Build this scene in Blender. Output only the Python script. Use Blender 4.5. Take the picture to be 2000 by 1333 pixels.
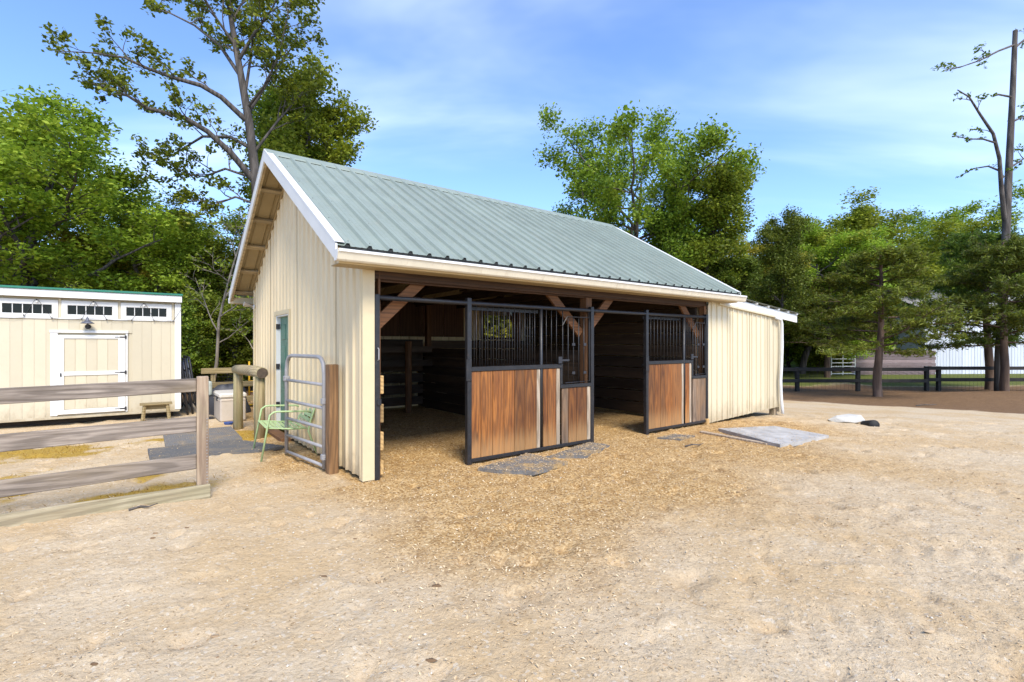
import bpy, math, random
import numpy as np
from mathutils import Vector, Matrix

# ------------------------------------------------------------------ clear
for o in list(bpy.data.objects): bpy.data.objects.remove(o)
S = bpy.context.scene
COL = S.collection
R = math.radians

# ------------------------------------------------------------------ camera
cam_d = bpy.data.cameras.new('camera'); cam = bpy.data.objects.new('camera', cam_d); COL.objects.link(cam)
cam.location = (0, 0, 1.55); cam.rotation_euler = (R(90), 0, 0)
cam_d.sensor_width = 36; cam_d.lens = 17.546; cam_d.shift_y = 0.0034
cam_d.clip_start = 0.05; cam_d.clip_end = 3000
S.camera = cam

# ------------------------------------------------------------------ sky, sun, exposure
SUN_EL, SUN_AZ = 50, 157          # azimuth: compass-like angle from +Y towards +X where the sun stands
world = bpy.data.worlds.new('World'); S.world = world; world.use_nodes = True
wn = world.node_tree; wn.nodes.clear()
def W(t, **k):
    n = wn.nodes.new(t)
    for a, b in k.items(): setattr(n, a, b)
    return n
def wl(a, b): wn.links.new(a, b)
sky = W('ShaderNodeTexSky', sky_type='NISHITA'); sky.sun_disc = False
sky.sun_elevation = R(SUN_EL); sky.sun_rotation = R(SUN_AZ); sky.altitude = 200; sky.air_density = 1.0; sky.dust_density = 0.6; sky.ozone_density = 2.2
tc = W('ShaderNodeTexCoord'); sep = W('ShaderNodeSeparateXYZ'); wl(tc.outputs['Generated'], sep.inputs[0])
mx = W('ShaderNodeMath', operation='MAXIMUM'); wl(sep.outputs['Z'], mx.inputs[0]); mx.inputs[1].default_value = 0.06
ad = W('ShaderNodeMath', operation='ADD'); wl(mx.outputs[0], ad.inputs[0]); ad.inputs[1].default_value = 0.12
dx = W('ShaderNodeMath', operation='DIVIDE'); wl(sep.outputs['X'], dx.inputs[0]); wl(ad.outputs[0], dx.inputs[1])
dy = W('ShaderNodeMath', operation='DIVIDE'); wl(sep.outputs['Y'], dy.inputs[0]); wl(ad.outputs[0], dy.inputs[1])
cmb = W('ShaderNodeCombineXYZ'); wl(dx.outputs[0], cmb.inputs[0]); wl(dy.outputs[0], cmb.inputs[1])
mp = W('ShaderNodeMapping'); mp.inputs['Rotation'].default_value = (0, 0, R(-14)); mp.inputs['Scale'].default_value = (0.55, 1.25, 1); mp.inputs['Location'].default_value = (3.1, 1.7, 0)
wl(cmb.outputs[0], mp.inputs['Vector'])
nz = W('ShaderNodeTexNoise'); nz.inputs['Scale'].default_value = 1.1; nz.inputs['Detail'].default_value = 5; nz.inputs['Roughness'].default_value = 0.52; nz.inputs['Distortion'].default_value = 0.35
wl(mp.outputs[0], nz.inputs['Vector'])
nz2 = W('ShaderNodeTexNoise'); nz2.inputs['Scale'].default_value = 0.5; nz2.inputs['Detail'].default_value = 3
wl(mp.outputs[0], nz2.inputs['Vector'])
mm = W('ShaderNodeMath', operation='MULTIPLY'); wl(nz.outputs['Fac'], mm.inputs[0]); wl(nz2.outputs['Fac'], mm.inputs[1])
cr = W('ShaderNodeMapRange'); cr.interpolation_type = 'SMOOTHSTEP'; wl(mm.outputs[0], cr.inputs['Value'])
cr.inputs['From Min'].default_value = 0.21; cr.inputs['From Max'].default_value = 0.50; cr.inputs['To Max'].default_value = 0.40
mixc = W('ShaderNodeMix', data_type='RGBA'); wl(cr.outputs[0], mixc.inputs['Factor'])
tint = W('ShaderNodeMix', data_type='RGBA', blend_type='MULTIPLY'); tint.inputs['Factor'].default_value = 1.0
wl(sky.outputs[0], tint.inputs['A']); tint.inputs['B'].default_value = (0.84, 0.965, 1.18, 1)
wl(tint.outputs['Result'], mixc.inputs['A']); mixc.inputs['B'].default_value = (7.4, 8.0, 8.7, 1)
bg = W('ShaderNodeBackground'); wl(mixc.outputs['Result'], bg.inputs['Color']); bg.inputs['Strength'].default_value = 0.125
wo = W('ShaderNodeOutputWorld'); wl(bg.outputs[0], wo.inputs[0])

sd = bpy.data.lights.new('sun', 'SUN'); sun = bpy.data.objects.new('sun', sd); COL.objects.link(sun)
sd.energy = 2.15; sd.angle = R(22); sd.color = (1.0, 0.92, 0.78)
_sv = Vector((math.sin(R(SUN_AZ))*math.cos(R(SUN_EL)), math.cos(R(SUN_AZ))*math.cos(R(SUN_EL)), math.sin(R(SUN_EL))))
sun.rotation_euler = _sv.to_track_quat('Z', 'Y').to_euler(); sun.location = (0, 0, 30)

S.view_settings.view_transform = 'Standard'; S.view_settings.look = 'None'
S.view_settings.gamma = 1; S.view_settings.exposure = 1.2; S.view_settings.use_curve_mapping = False
S.render.engine = 'CYCLES'
S.cycles.max_bounces = 4; S.cycles.diffuse_bounces = 3; S.cycles.transmission_bounces = 2; S.cycles.glossy_bounces = 2; S.cycles.transparent_max_bounces = 6

# ================================================================== helpers
rng = np.random.default_rng(7)
random.seed(11)

class MB:
    """collects shapes, links them as ONE mesh object"""
    def __init__(s): s.v = []; s.f = []
    def add(s, vs, fs):
        n = len(s.v); s.v += [tuple(p) for p in vs]; s.f += [tuple(i+n for i in f) for f in fs]; return s
    def box(s, x0, x1, y0, y1, z0, z1, c=0.0, M=None):
        if x1 < x0: x0, x1 = x1, x0
        if y1 < y0: y0, y1 = y1, y0
        if z1 < z0: z0, z1 = z1, z0
        if c <= 0:
            vs = [(x, y, z) for x in (x0, x1) for y in (y0, y1) for z in (z0, z1)]
            fs = [(0, 1, 3, 2), (4, 6, 7, 5), (0, 4, 5, 1), (2, 3, 7, 6), (0, 2, 6, 4), (1, 5, 7, 3)]
        else:
            c = min(c, (x1-x0)*.45, (y1-y0)*.45, (z1-z0)*.45)
            vs = []; idx = {}
            lo = (x0, y0, z0); hi = (x1, y1, z1)
            for sx in (0, 1):
                for sy in (0, 1):
                    for sz in (0, 1):
                        sg = (sx, sy, sz)
                        for ax in range(3):
                            p = []
                            for k in range(3):
                                b = hi[k] if sg[k] else lo[k]
                                if k != ax: b += -c if sg[k] else c
                                p.append(b)
                            idx[(sg, ax)] = len(vs); vs.append(tuple(p))
            fs = []
            for ax in range(3):
                o1, o2 = [k for k in range(3) if k != ax]
                for sd_ in (0, 1):
                    q = []
                    for a, b in ((0, 0), (1, 0), (1, 1), (0, 1)):
                        g = [0, 0, 0]; g[ax] = sd_; g[o1] = a; g[o2] = b; q.append(idx[(tuple(g), ax)])
                    fs.append(tuple(q))
                for a in (0, 1):
                    for b in (0, 1):
                        g0 = [0, 0, 0]; g0[o1] = a; g0[o2] = b; g1 = list(g0); g1[ax] = 1
                        fs.append((idx[(tuple(g0), o1)], idx[(tuple(g1), o1)], idx[(tuple(g1), o2)], idx[(tuple(g0), o2)]))
            for sx in (0, 1):
                for sy in (0, 1):
                    for sz in (0, 1):
                        fs.append(tuple(idx[((sx, sy, sz), k)] for k in range(3)))
        if M is not None: vs = [tuple(M @ Vector(p)) for p in vs]
        return s.add(vs, fs)
    def beam(s, p0, p1, w, h, c=0.004, up=(0, 0, 1)):
        """rectangular bar from p0 to p1, w across, h along 'up'"""
        p0 = Vector(p0); p1 = Vector(p1); d = p1-p0; L = d.length; d.normalize()
        upv = Vector(up); sidev = d.cross(upv)
        if sidev.length < 1e-4: sidev = d.cross(Vector((1, 0, 0)))
        sidev.normalize(); upv = sidev.cross(d).normalized()
        M = Matrix(((d.x, sidev.x, upv.x, p0.x), (d.y, sidev.y, upv.y, p0.y), (d.z, sidev.z, upv.z, p0.z), (0, 0, 0, 1)))
        return s.box(0, L, -w/2, w/2, -h/2, h/2, c, M)
    def tube(s, pts, r, n=8, cap=True):
        pts = [Vector(p) for p in pts]; rs = r if isinstance(r, (list, tuple)) else [r]*len(pts)
        vs = []; fs = []; prev = None
        for i, p in enumerate(pts):
            d = (pts[min(i+1, len(pts)-1)]-pts[max(i-1, 0)])
            if d.length < 1e-6: d = Vector((0, 0, 1))
            d.normalize()
            if prev is None:
                a = d.cross(Vector((0, 0, 1)))
                if a.length < .05: a = d.cross(Vector((1, 0, 0)))
            else: a = prev - d*prev.dot(d)
            a.normalize(); prev = a; b = d.cross(a)
            for k in range(n):
                t = 2*math.pi*k/n; vs.append(p+(a*math.cos(t)+b*math.sin(t))*rs[i])
        for i in range(len(pts)-1):
            for k in range(n):
                k2 = (k+1) % n; fs.append((i*n+k, i*n+k2, (i+1)*n+k2, (i+1)*n+k))
        if cap: fs.append(tuple(range(n-1, -1, -1))); fs.append(tuple((len(pts)-1)*n+k for k in range(n)))
        return s.add(vs, fs)
    def lathe(s, prof, c=(0, 0, 0), n=16, axis='Z'):
        vs = []; fs = []
        for r, z in prof:
            for k in range(n):
                t = 2*math.pi*k/n; x, y = r*math.cos(t), r*math.sin(t)
                p = (x, y, z) if axis == 'Z' else ((z, x, y) if axis == 'X' else (x, z, y))
                vs.append((p[0]+c[0], p[1]+c[1], p[2]+c[2]))
        for i in range(len(prof)-1):
            for k in range(n):
                k2 = (k+1) % n; fs.append((i*n+k, i*n+k2, (i+1)*n+k2, (i+1)*n+k))
        fs.append(tuple(range(n-1, -1, -1))); fs.append(tuple((len(prof)-1)*n+k for k in range(n)))
        return s.add(vs, fs)
    def build(s, name, mat, parent=None, smooth=False):
        return mesh_obj(name, s.v, s.f, mat, parent, smooth)

def mesh_obj(name, vs, fs, mat, parent=None, smooth=False):
    me = bpy.data.meshes.new(name)
    me.from_pydata(vs, [], fs); me.update()
    if smooth:
        me.polygons.foreach_set('use_smooth', [True]*len(me.polygons))
    if mat: me.materials.append(mat)
    o = bpy.data.objects.new(name, me); COL.objects.link(o)
    if parent: o.parent = parent
    return o

def fast_mesh(name, V, F, mat, parent=None, smooth=False):
    """numpy mesh: V (n,3), F (m,k) constant k"""
    me = bpy.data.meshes.new(name); k = F.shape[1]
    me.vertices.add(len(V)); me.vertices.foreach_set('co', np.ascontiguousarray(V, dtype=np.float32).ravel())
    me.loops.add(F.size); me.loops.foreach_set('vertex_index', np.ascontiguousarray(F, dtype=np.int32).ravel())
    me.polygons.add(len(F)); me.polygons.foreach_set('loop_start', np.arange(0, F.size, k, dtype=np.int32))
    try: me.polygons.foreach_set('loop_total', np.full(len(F), k, dtype=np.int32))
    except Exception: pass
    if smooth: me.polygons.foreach_set('use_smooth', np.ones(len(F), dtype=bool))
    me.update(calc_edges=True); me.validate()
    if mat: me.materials.append(mat)
    o = bpy.data.objects.new(name, me); COL.objects.link(o)
    if parent: o.parent = parent
    return o

def empty(name, loc=(0, 0, 0), rz=0.0):
    o = bpy.data.objects.new(name, None); COL.objects.link(o); o.empty_display_size = .2
    o.location = loc; o.rotation_euler = (0, 0, rz); return o
def tag(o, label=None, cat=None, group=None, kind=None):
    if label: o['label'] = label
    if cat: o['category'] = cat
    if group: o['group'] = group
    if kind: o['kind'] = kind
    return o

# ---- value noise (numpy)
_tab = rng.random((256, 256))
def vnoise(x, y):
    x = np.asarray(x, float); y = np.asarray(y, float)
    xi = np.floor(x).astype(int); yi = np.floor(y).astype(int); fx = x-xi; fy = y-yi
    fx = fx*fx*(3-2*fx); fy = fy*fy*(3-2*fy)
    g = lambda i, j: _tab[i % 256, j % 256]
    return (g(xi, yi)*(1-fx)+g(xi+1, yi)*fx)*(1-fy)+(g(xi, yi+1)*(1-fx)+g(xi+1, yi+1)*fx)*fy
def fbm(x, y, o=4):
    a = 0; w = .5
    for k in range(o): a = a+w*vnoise(x*2**k+17*k, y*2**k+31*k); w *= .5
    return a
def sstep(a, b, x):
    t = np.clip((np.asarray(x, float)-a)/(b-a), 0, 1); return t*t*(3-2*t)

# barn frame
A0 = 0.657; CO = np.array([-1.6566, 5.5816])
UX, UY = math.cos(A0), math.sin(A0)
def to_barn(x, y):
    qx = np.asarray(x)-CO[0]; qy = np.asarray(y)-CO[1]
    return qx*UX+qy*UY, -qx*UY+qy*UX
def from_barn(s, t): return CO[0]+s*UX-t*UY, CO[1]+s*UY+t*UX

def gz0(x, y):
    """broad ground height"""
    q = .55*np.asarray(x)+.83*np.asarray(y)
    h = -.5*sstep(9, 23, q)
    h = h+.30*np.exp(-(((np.asarray(x)-18.5)/3.6)**2+((np.asarray(y)-18.6)/1.7)**2))
    return h
def gz(x, y):
    x = np.asarray(x, float); y = np.asarray(y, float)
    d = np.hypot(x, y); near = 1-sstep(14, 30, d)
    s, t = to_barn(x, y)
    inb = sstep(-.3, .1, t)*sstep(-.2, .2, s)
    h = gz0(x, y)+near*((fbm(x*.7, y*.7, 3)-.45)*.05 + (fbm(x*3.1+5, y*3.1, 3)-.45)*.030*(1-.5*inb))
    # tyre tread at the lower right
    for (ax, ay, an, wd) in ((1.5, 2.75, .12, .30), (2.6, 3.9, -.25, .24)):
        lx = (x-ax)*math.cos(an)+(y-ay)*math.sin(an); ly = -(x-ax)*math.sin(an)+(y-ay)*math.cos(an)-.10*np.sin(lx*1.1)
        h = h+.014*np.sin(2*np.pi*(lx+.55*np.abs(ly))/.19)*sstep(wd, wd*.6, np.abs(ly))*sstep(-.7, .3, lx)*sstep(4.6, 2.6, lx)*(.3+.9*vnoise(x*2.3, y*2.3))
    # hoof pocks and clods
    p = fbm(x*5.5+40, y*4.2+9, 2); h = h-near*.038*sstep(.50, .64, p)*(1-inb*.6)
    p2 = fbm(x*8.5+140, y*7.2+39, 2); h = h+near*.022*sstep(.50, .64, p2)
    return h
def G(x, y): return float(gz(x, y))

# ================================================================== materials
def newmat(name):
    m = bpy.data.materials.new(name); m.use_nodes = True; nt = m.node_tree; nt.nodes.clear()
    out = nt.nodes.new('ShaderNodeOutputMaterial'); b = nt.nodes.new('ShaderNodeBsdfPrincipled')
    nt.links.new(b.outputs[0], out.inputs[0]); return m, nt, b
class NT:
    def __init__(s, nt): s.nt = nt
    def n(s, t, **k):
        n = s.nt.nodes.new(t)
        for a, b in k.items(): setattr(n, a, b)
        return n
    def l(s, a, b): s.nt.links.new(a, b)
    def coord(s, scale=(1, 1, 1), rnd=True, out='Object'):
        tc = s.n('ShaderNodeTexCoord'); mp = s.n('ShaderNodeMapping'); mp.inputs['Scale'].default_value = scale
        if rnd:
            oi = s.n('ShaderNodeObjectInfo'); ml = s.n('ShaderNodeMath', operation='MULTIPLY'); s.l(oi.outputs['Random'], ml.inputs[0]); ml.inputs[1].default_value = 37.0
            va = s.n('ShaderNodeVectorMath', operation='ADD'); s.l(tc.outputs[out], va.inputs[0]); s.l(ml.outputs[0], va.inputs[1]); s.l(va.outputs[0], mp.inputs['Vector'])
        else: s.l(tc.outputs[out], mp.inputs['Vector'])
        return mp.outputs[0]
    def noise(s, vec, scale, det=4, rough=.55, dist=0.0):
        n = s.n('ShaderNodeTexNoise'); n.inputs['Scale'].default_value = scale; n.inputs['Detail'].default_value = det; n.inputs['Roughness'].default_value = rough; n.inputs['Distortion'].default_value = dist
        if vec is not None: s.l(vec, n.inputs['Vector'])
        return n.outputs['Fac']
    def ramp(s, fac, stops):
        n = s.n('ShaderNodeValToRGB'); e = n.color_ramp.elements
        while len(e) < len(stops): e.new(.5)
        for i, (p, c) in enumerate(stops): e[i].position = p; e[i].color = (*c, 1) if len(c) == 3 else c
        s.l(fac, n.inputs[0]); return n.outputs['Color']
    def rng(s, fac, a, b, c=0.0, d=1.0):
        n = s.n('ShaderNodeMapRange'); n.interpolation_type = 'SMOOTHSTEP'; s.l(fac, n.inputs['Value'])
        n.inputs['From Min'].default_value = a; n.inputs['From Max'].default_value = b; n.inputs['To Min'].default_value = c; n.inputs['To Max'].default_value = d
        return n.outputs[0]
    def mix(s, fac, a, b, bt='MIX'):
        n = s.n('ShaderNodeMix', data_type='RGBA', blend_type=bt)
        for k, v in (('Factor', fac), ('A', a), ('B', b)):
            if isinstance(v, (int, float)): n.inputs[k].default_value = v
            elif isinstance(v, tuple): n.inputs[k].default_value = (*v, 1) if len(v) == 3 else v
            else: s.l(v, n.inputs[k])
        return n.outputs['Result']
    def math(s, op, a, b):
        n = s.n('ShaderNodeMath', operation=op)
        for i, v in enumerate((a, b)):
            if isinstance(v, (int, float)): n.inputs[i].default_value = v
            else: s.l(v, n.inputs[i])
        return n.outputs[0]
    def bump(s, h, bsdf, strength=.3, dist=.01):
        n = s.n('ShaderNodeBump'); n.inputs['Strength'].default_value = strength; n.inputs['Distance'].default_value = dist
        s.l(h, n.inputs['Height']); s.l(n.outputs[0], bsdf.inputs['Normal'])

def painted(name, col, rough=.5, var=.12, dirt=(.35, .28, .18), dirt_amt=.25, metal=0.0, streak=False, bump=.05, scale=3.0, mud=None, spec=None):
    m, nt, b = newmat(name); k = NT(nt)
    v = k.coord((1, 1, .18) if streak else (1, 1, 1))
    n1 = k.noise(v, scale, 5); n2 = k.noise(k.coord((1, 1, 1)), 28*scale/3, 4, .65)
    lo = tuple(c*(1-var) for c in col); hi = tuple(min(1, c*(1+var)) for c in col)
    c = k.ramp(n1, [(.3, lo), (.7, hi)])
    oi = k.n('ShaderNodeObjectInfo'); hv = k.n('ShaderNodeHueSaturation'); k.l(c, hv.inputs['Color']); k.l(k.rng(oi.outputs['Random'], 0, 1, .93, 1.06), hv.inputs['Value']); c = hv.outputs[0]
    f = k.math('MULTIPLY', k.rng(k.noise(v, scale*2.3, 6, .7), .52, .78), dirt_amt)
    c = k.mix(f, c, dirt)
    if mud is not None:
        tcz = k.n('ShaderNodeTexCoord'); spz = k.n('ShaderNodeSeparateXYZ'); k.l(tcz.outputs['Object'], spz.inputs[0])
        zz = k.math('ADD', spz.outputs['Z'], k.math('MULTIPLY', k.math('SUBTRACT', k.noise(k.coord((1, 1, .5)), 7, 5, .7), .5), .9))
        c = k.mix(k.rng(zz, -.05, .42, .75, 0), c, mud)
    if spec is not None: b.inputs['Specular IOR Level'].default_value = spec
    k.l(c, b.inputs['Base Color']); b.inputs['Roughness'].default_value = rough; b.inputs['Metallic'].default_value = metal
    k.l(k.rng(n2, .2, .8, rough-.1, rough+.15), b.inputs['Roughness'])
    if bump: k.bump(k.math('ADD', n2, k.math('MULTIPLY', n1, 2.5)), b, bump*1.6, .006)
    return m

def wood(name, dark, light, axis='Z', rough=.75, knots=.6, wear=None, wear_amt=0.0, gscale=1.0, bump=.35, var=.35, bleach=None):
    m, nt, b = newmat(name); k = NT(nt)
    st = {'X': (.045, 1, 1), 'Y': (1, .045, 1), 'Z': (1, 1, .045)}[axis]
    v = k.coord(st); v1 = k.coord({'X': (.3, 1, 1), 'Y': (1, .3, 1), 'Z': (1, 1, .3)}[axis])
    g1 = k.noise(v, 42*gscale, 5, .6, .6); g2 = k.noise(v, 130*gscale, 3, .6)
    g3 = k.noise(v1, 5*gscale, 4, .55, 1.2)
    gm = k.math('ADD', k.math('MULTIPLY', g1, .6), k.math('MULTIPLY', g3, .4))
    c = k.ramp(gm, [(.34, dark), (.5, tuple((a+d)/2 for a, d in zip(dark, light))), (.66, light)])
    wv = k.n('ShaderNodeTexWave'); wv.wave_type = 'RINGS'; wv.rings_direction = 'SPHERICAL'; wv.inputs['Scale'].default_value = 7*gscale; wv.inputs['Distortion'].default_value = 3.5; wv.inputs['Detail'].default_value = 2; wv.inputs['Detail Scale'].default_value = 1.2; wv.inputs['Detail Roughness'].default_value = .6
    oiw = k.n('ShaderNodeObjectInfo'); tcw = k.n('ShaderNodeTexCoord'); vm = k.n('ShaderNodeVectorMath', operation='MULTIPLY'); k.l(oiw.outputs['Random'], vm.inputs[0])
    vm.inputs[1].default_value = {'X': (-1.1, .06, .09), 'Y': (.06, -1.1, .09), 'Z': (.08, .05, -1.1)}[axis]
    va = k.n('ShaderNodeVectorMath', operation='ADD'); k.l(tcw.outputs['Object'], va.inputs[0]); k.l(vm.outputs[0], va.inputs[1])
    mpw = k.n('ShaderNodeMapping'); mpw.inputs['Scale'].default_value = {'X': (.09, 1, 1), 'Y': (1, .09, 1), 'Z': (1, 1, .09)}[axis]; k.l(va.outputs[0], mpw.inputs['Vector']); k.l(mpw.outputs[0], wv.inputs['Vector'])
    c = k.mix(k.rng(wv.outputs['Fac'], .35, .9, .0, .5), c, tuple(x*.55 for x in dark))
    c = k.mix(k.rng(g2, .52, .75, 0, .45), c, tuple(x*.45 for x in dark))
    if knots:
        vo = k.n('ShaderNodeTexVoronoi'); vo.inputs['Scale'].default_value = 3.0; k.l(k.coord({'X': (.3, 0, 1), 'Y': (0, .3, 1), 'Z': (1, 0, .3)}[axis]), vo.inputs['Vector'])
        kn = k.rng(vo.outputs['Distance'], .03, .10, 1, 0)
        c = k.mix(k.math('MULTIPLY', kn, knots), c, tuple(x*.35 for x in dark))
    oi = k.n('ShaderNodeObjectInfo')
    hv = k.n('ShaderNodeHueSaturation'); k.l(c, hv.inputs['Color'])
    k.l(k.rng(oi.outputs['Random'], 0, 1, 1-var, 1+var*.6), hv.inputs['Value'])
    c = hv.outputs[0]
    if wear is not None:
        wf = k.rng(k.noise(v1, 2.2, 6, .65), .42, .66, 0, wear_amt)
        c = k.mix(wf, c, wear)
    if bleach is not None:
        tcz = k.n('ShaderNodeTexCoord'); spz = k.n('ShaderNodeSeparateXYZ'); k.l(tcz.outputs['Object'], spz.inputs[0])
        zz = k.math('ADD', spz.outputs['Z'], k.math('MULTIPLY', k.math('SUBTRACT', g1, .5), .5))
        c = k.mix(k.rng(zz, .05, .38, .5, 0), c, bleach)
    k.l(c, b.inputs['Base Color']); b.inputs['Roughness'].default_value = rough
    k.bump(k.math('ADD', g1, g2), b, bump, .003)
    return m

def plain(name, col, rough=.5, metal=0.0, var=.15, scale=12, bump=0.0):
    m, nt, b = newmat(name); k = NT(nt); n = k.noise(k.coord(), scale, 5, .6)
    k.l(k.ramp(n, [(.3, tuple(c*(1-var) for c in col)), (.7, tuple(min(1, c*(1+var)) for c in col))]), b.inputs['Base Color'])
    b.inputs['Roughness'].default_value = rough; b.inputs['Metallic'].default_value = metal
    if bump: k.bump(n, b, bump, .005)
    return m

def leafmat(name, dark, light, tip=None, trans=.42):
    m, nt, b = newmat(name); k = NT(nt)
    ge = k.n('ShaderNodeNewGeometry'); tcn = k.n('ShaderNodeTexCoord')
    nn = k.noise(tcn.outputs['Object'], .55, 3, .6)
    f = k.math('ADD', k.math('MULTIPLY', ge.outputs['Random Per Island'], .55), k.math('MULTIPLY', nn, .6))
    oi = k.n('ShaderNodeObjectInfo')
    c = k.ramp(f, [(.22, dark), (.62, light), (.95, tip or light)])
    hv = k.n('ShaderNodeHueSaturation'); k.l(c, hv.inputs['Color'])
    k.l(k.rng(oi.outputs['Random'], 0, 1, .485, .515), hv.inputs['Hue']); k.l(k.rng(oi.outputs['Random'], 0, 1, .8, 1.15), hv.inputs['Value'])
    c = hv.outputs[0]
    k.l(c, b.inputs['Base Color']); b.inputs['Roughness'].default_value = .55; b.inputs['Specular IOR Level'].default_value = .3
    tr = k.n('ShaderNodeBsdfTranslucent'); k.l(c, tr.inputs['Color'])
    ms = k.n('ShaderNodeMixShader'); ms.inputs[0].default_value = trans
    out = [n for n in nt.nodes if n.type == 'OUTPUT_MATERIAL'][0]
    k.l(b.outputs[0], ms.inputs[1]); k.l(tr.outputs[0], ms.inputs[2]); k.l(ms.outputs[0], out.inputs[0])
    return m

M = {}
M['siding'] = painted('cream_metal_siding', (.73, .595, .375), .42, .06, (.33, .25, .14), .30, streak=True, mud=(.30, .22, .13))
M['siding_light'] = painted('pale_cream_siding', (.62, .54, .375), .42, .05, (.38, .31, .2), .22, streak=True, mud=(.40, .32, .20))
M['trim_cream'] = painted('cream_trim', (.66, .54, .33), .45, .04, (.4, .3, .18), .18)
M['white'] = painted('white_paint', (.72, .71, .68), .5, .04, (.45, .4, .33), .16)
M['white_dirty'] = painted('weathered_white_paint', (.78, .78, .76), .6, .05, (.25, .24, .22), .35)
M['gutter'] = painted('stained_cream_gutter', (.74, .66, .50), .45, .06, (.36, .24, .12), .40, streak=True, scale=9)
M['roof'] = painted('pale_green_roof_metal', (.225, .262, .222), .5, .10, (.30, .29, .23), .40, metal=.0, streak=True, scale=2.0, spec=.35)
M['roof_dark'] = plain('foam_and_gap_shade', (.02, .022, .022), .9)  # black for the closures and for the painted shadow gap at the eave
M['soffit'] = painted('tan_roof_underside', (.36, .27, .14), .6, .08)
M['lookout'] = wood('pale_lookout_wood', (.36, .26, .14), (.50, .39, .23), 'X', knots=.2)
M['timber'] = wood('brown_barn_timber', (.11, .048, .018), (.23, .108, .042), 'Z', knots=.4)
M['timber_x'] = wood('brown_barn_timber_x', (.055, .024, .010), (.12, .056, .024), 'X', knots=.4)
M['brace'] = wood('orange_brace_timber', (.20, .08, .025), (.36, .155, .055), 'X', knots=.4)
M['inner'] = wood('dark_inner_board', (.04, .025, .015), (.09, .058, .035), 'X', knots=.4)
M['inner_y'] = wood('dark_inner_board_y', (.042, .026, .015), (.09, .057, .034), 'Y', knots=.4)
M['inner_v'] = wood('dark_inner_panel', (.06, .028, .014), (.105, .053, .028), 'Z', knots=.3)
M['kick'] = wood('yellow_kick_board', (.42, .25, .09), (.60, .40, .17), 'Y', knots=.3)
M['plank'] = wood('orange_stained_plank', (.12, .034, .006), (.38, .14, .025), 'Z', .6, .9, (.40, .22, .09), .14, bump=.25, var=.40, bleach=(.46, .27, .11))
M['plank_pale'] = wood('bleached_plank', (.34, .25, .165), (.56, .46, .34), 'Z', .75, .4, bump=.3, var=.12)
M['plank_grey'] = wood('greyed_plank', (.15, .10, .065), (.31, .22, .15), 'Z', .75, .5, (.38, .2, .08), .4, bump=.3)
M['black'] = painted('worn_black_steel', (.016, .016, .018), .42, .3, (.16, .10, .06), .30, scale=12)
M['fence'] = wood('weathered_grey_board', (.15, .115, .088), (.40, .33, .265), 'X', .85, .5, (.30, .22, .12), .35, var=.12)
M['kickboard'] = wood('weathered_kickboard', (.28, .22, .13), (.50, .43, .29), 'X', .85, .4, (.24, .22, .11), .4, var=.1)
M['fpost'] = wood('weathered_fence_post', (.26, .17, .11), (.46, .35, .24), 'Z', .85, .3, (.33, .32, .14), .45, var=.1)
M['gpost'] = wood('brown_gate_post', (.13, .065, .026), (.30, .165, .07), 'Z', .7, .4, var=.1)
M['log'] = wood('peeled_log', (.27, .19, .09), (.46, .36, .20), 'Z', .8, .3, (.25, .27, .11), .4, var=.1)
M['log_x'] = wood('peeled_log_x', (.30, .23, .12), (.52, .42, .26), 'Y', .8, .3, (.25, .27, .11), .3, var=.1)
M['logend'] = plain('log_end_grain', (.09, .065, .045), .9, 0, .3, 30)
M['galv'] = painted('galvanised_steel', (.33, .32, .32), .5, .12, (.2, .2, .2), .2, metal=.12, scale=9)
M['chair'] = painted('pale_green_paint', (.38, .50, .24), .5, .08, (.3, .2, .1), .15, scale=9)
M['door'] = painted('green_door_paint', (.085, .20, .135), .5, .08)
M['greenroof'] = painted('dark_green_roof', (.025, .19, .125), .45, .1)
M['shed'] = painted('cream_shed_paint', (.565, .50, .365), .65, .025, (.42, .35, .23), .16, bump=.12, scale=2, mud=(.33, .26, .16))
M['glass'] = plain('dark_window_glass', (.006, .007, .006), .12, 0, .3)
M['glass'].node_tree.nodes['Principled BSDF'].inputs['Specular IOR Level'].default_value = .22
M['iron'] = plain('dark_iron', (.035, .035, .04), .5, .2)
M['lampgrey'] = plain('grey_lamp_metal', (.12, .125, .15), .45, .3)
M['bulb'] = plain('frosted_bulb', (.75, .73, .68), .25)
M['benchw'] = wood('mossy_bench_wood', (.24, .18, .08), (.40, .31, .16), 'X', .85, .3)
M['cooler'] = painted('cream_plastic', (.50, .43, .35), .5, .05, (.3, .25, .15), .25)
M['cooler_lid'] = painted('pale_plastic_lid', (.66, .61, .53), .5, .04)
M['tarp'] = plain('dark_grey_tarp', (.05, .05, .055), .6, 0, .4, 5, .4)
M['canister'] = plain('pale_canister', (.42, .46, .42), .5)
M['blue'] = plain('blue_rope', (.05, .10, .30), .6)
M['yellow'] = plain('yellow_paint', (.62, .36, .02), .5)
M['rubber'] = plain('grey_rubber_mat', (.125, .13, .14), .85, 0, .25, 40, .5)
M['rubber_dark'] = plain('dark_rubber_mat', (.10, .105, .118), .85, 0, .2, 30, .4)
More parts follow.
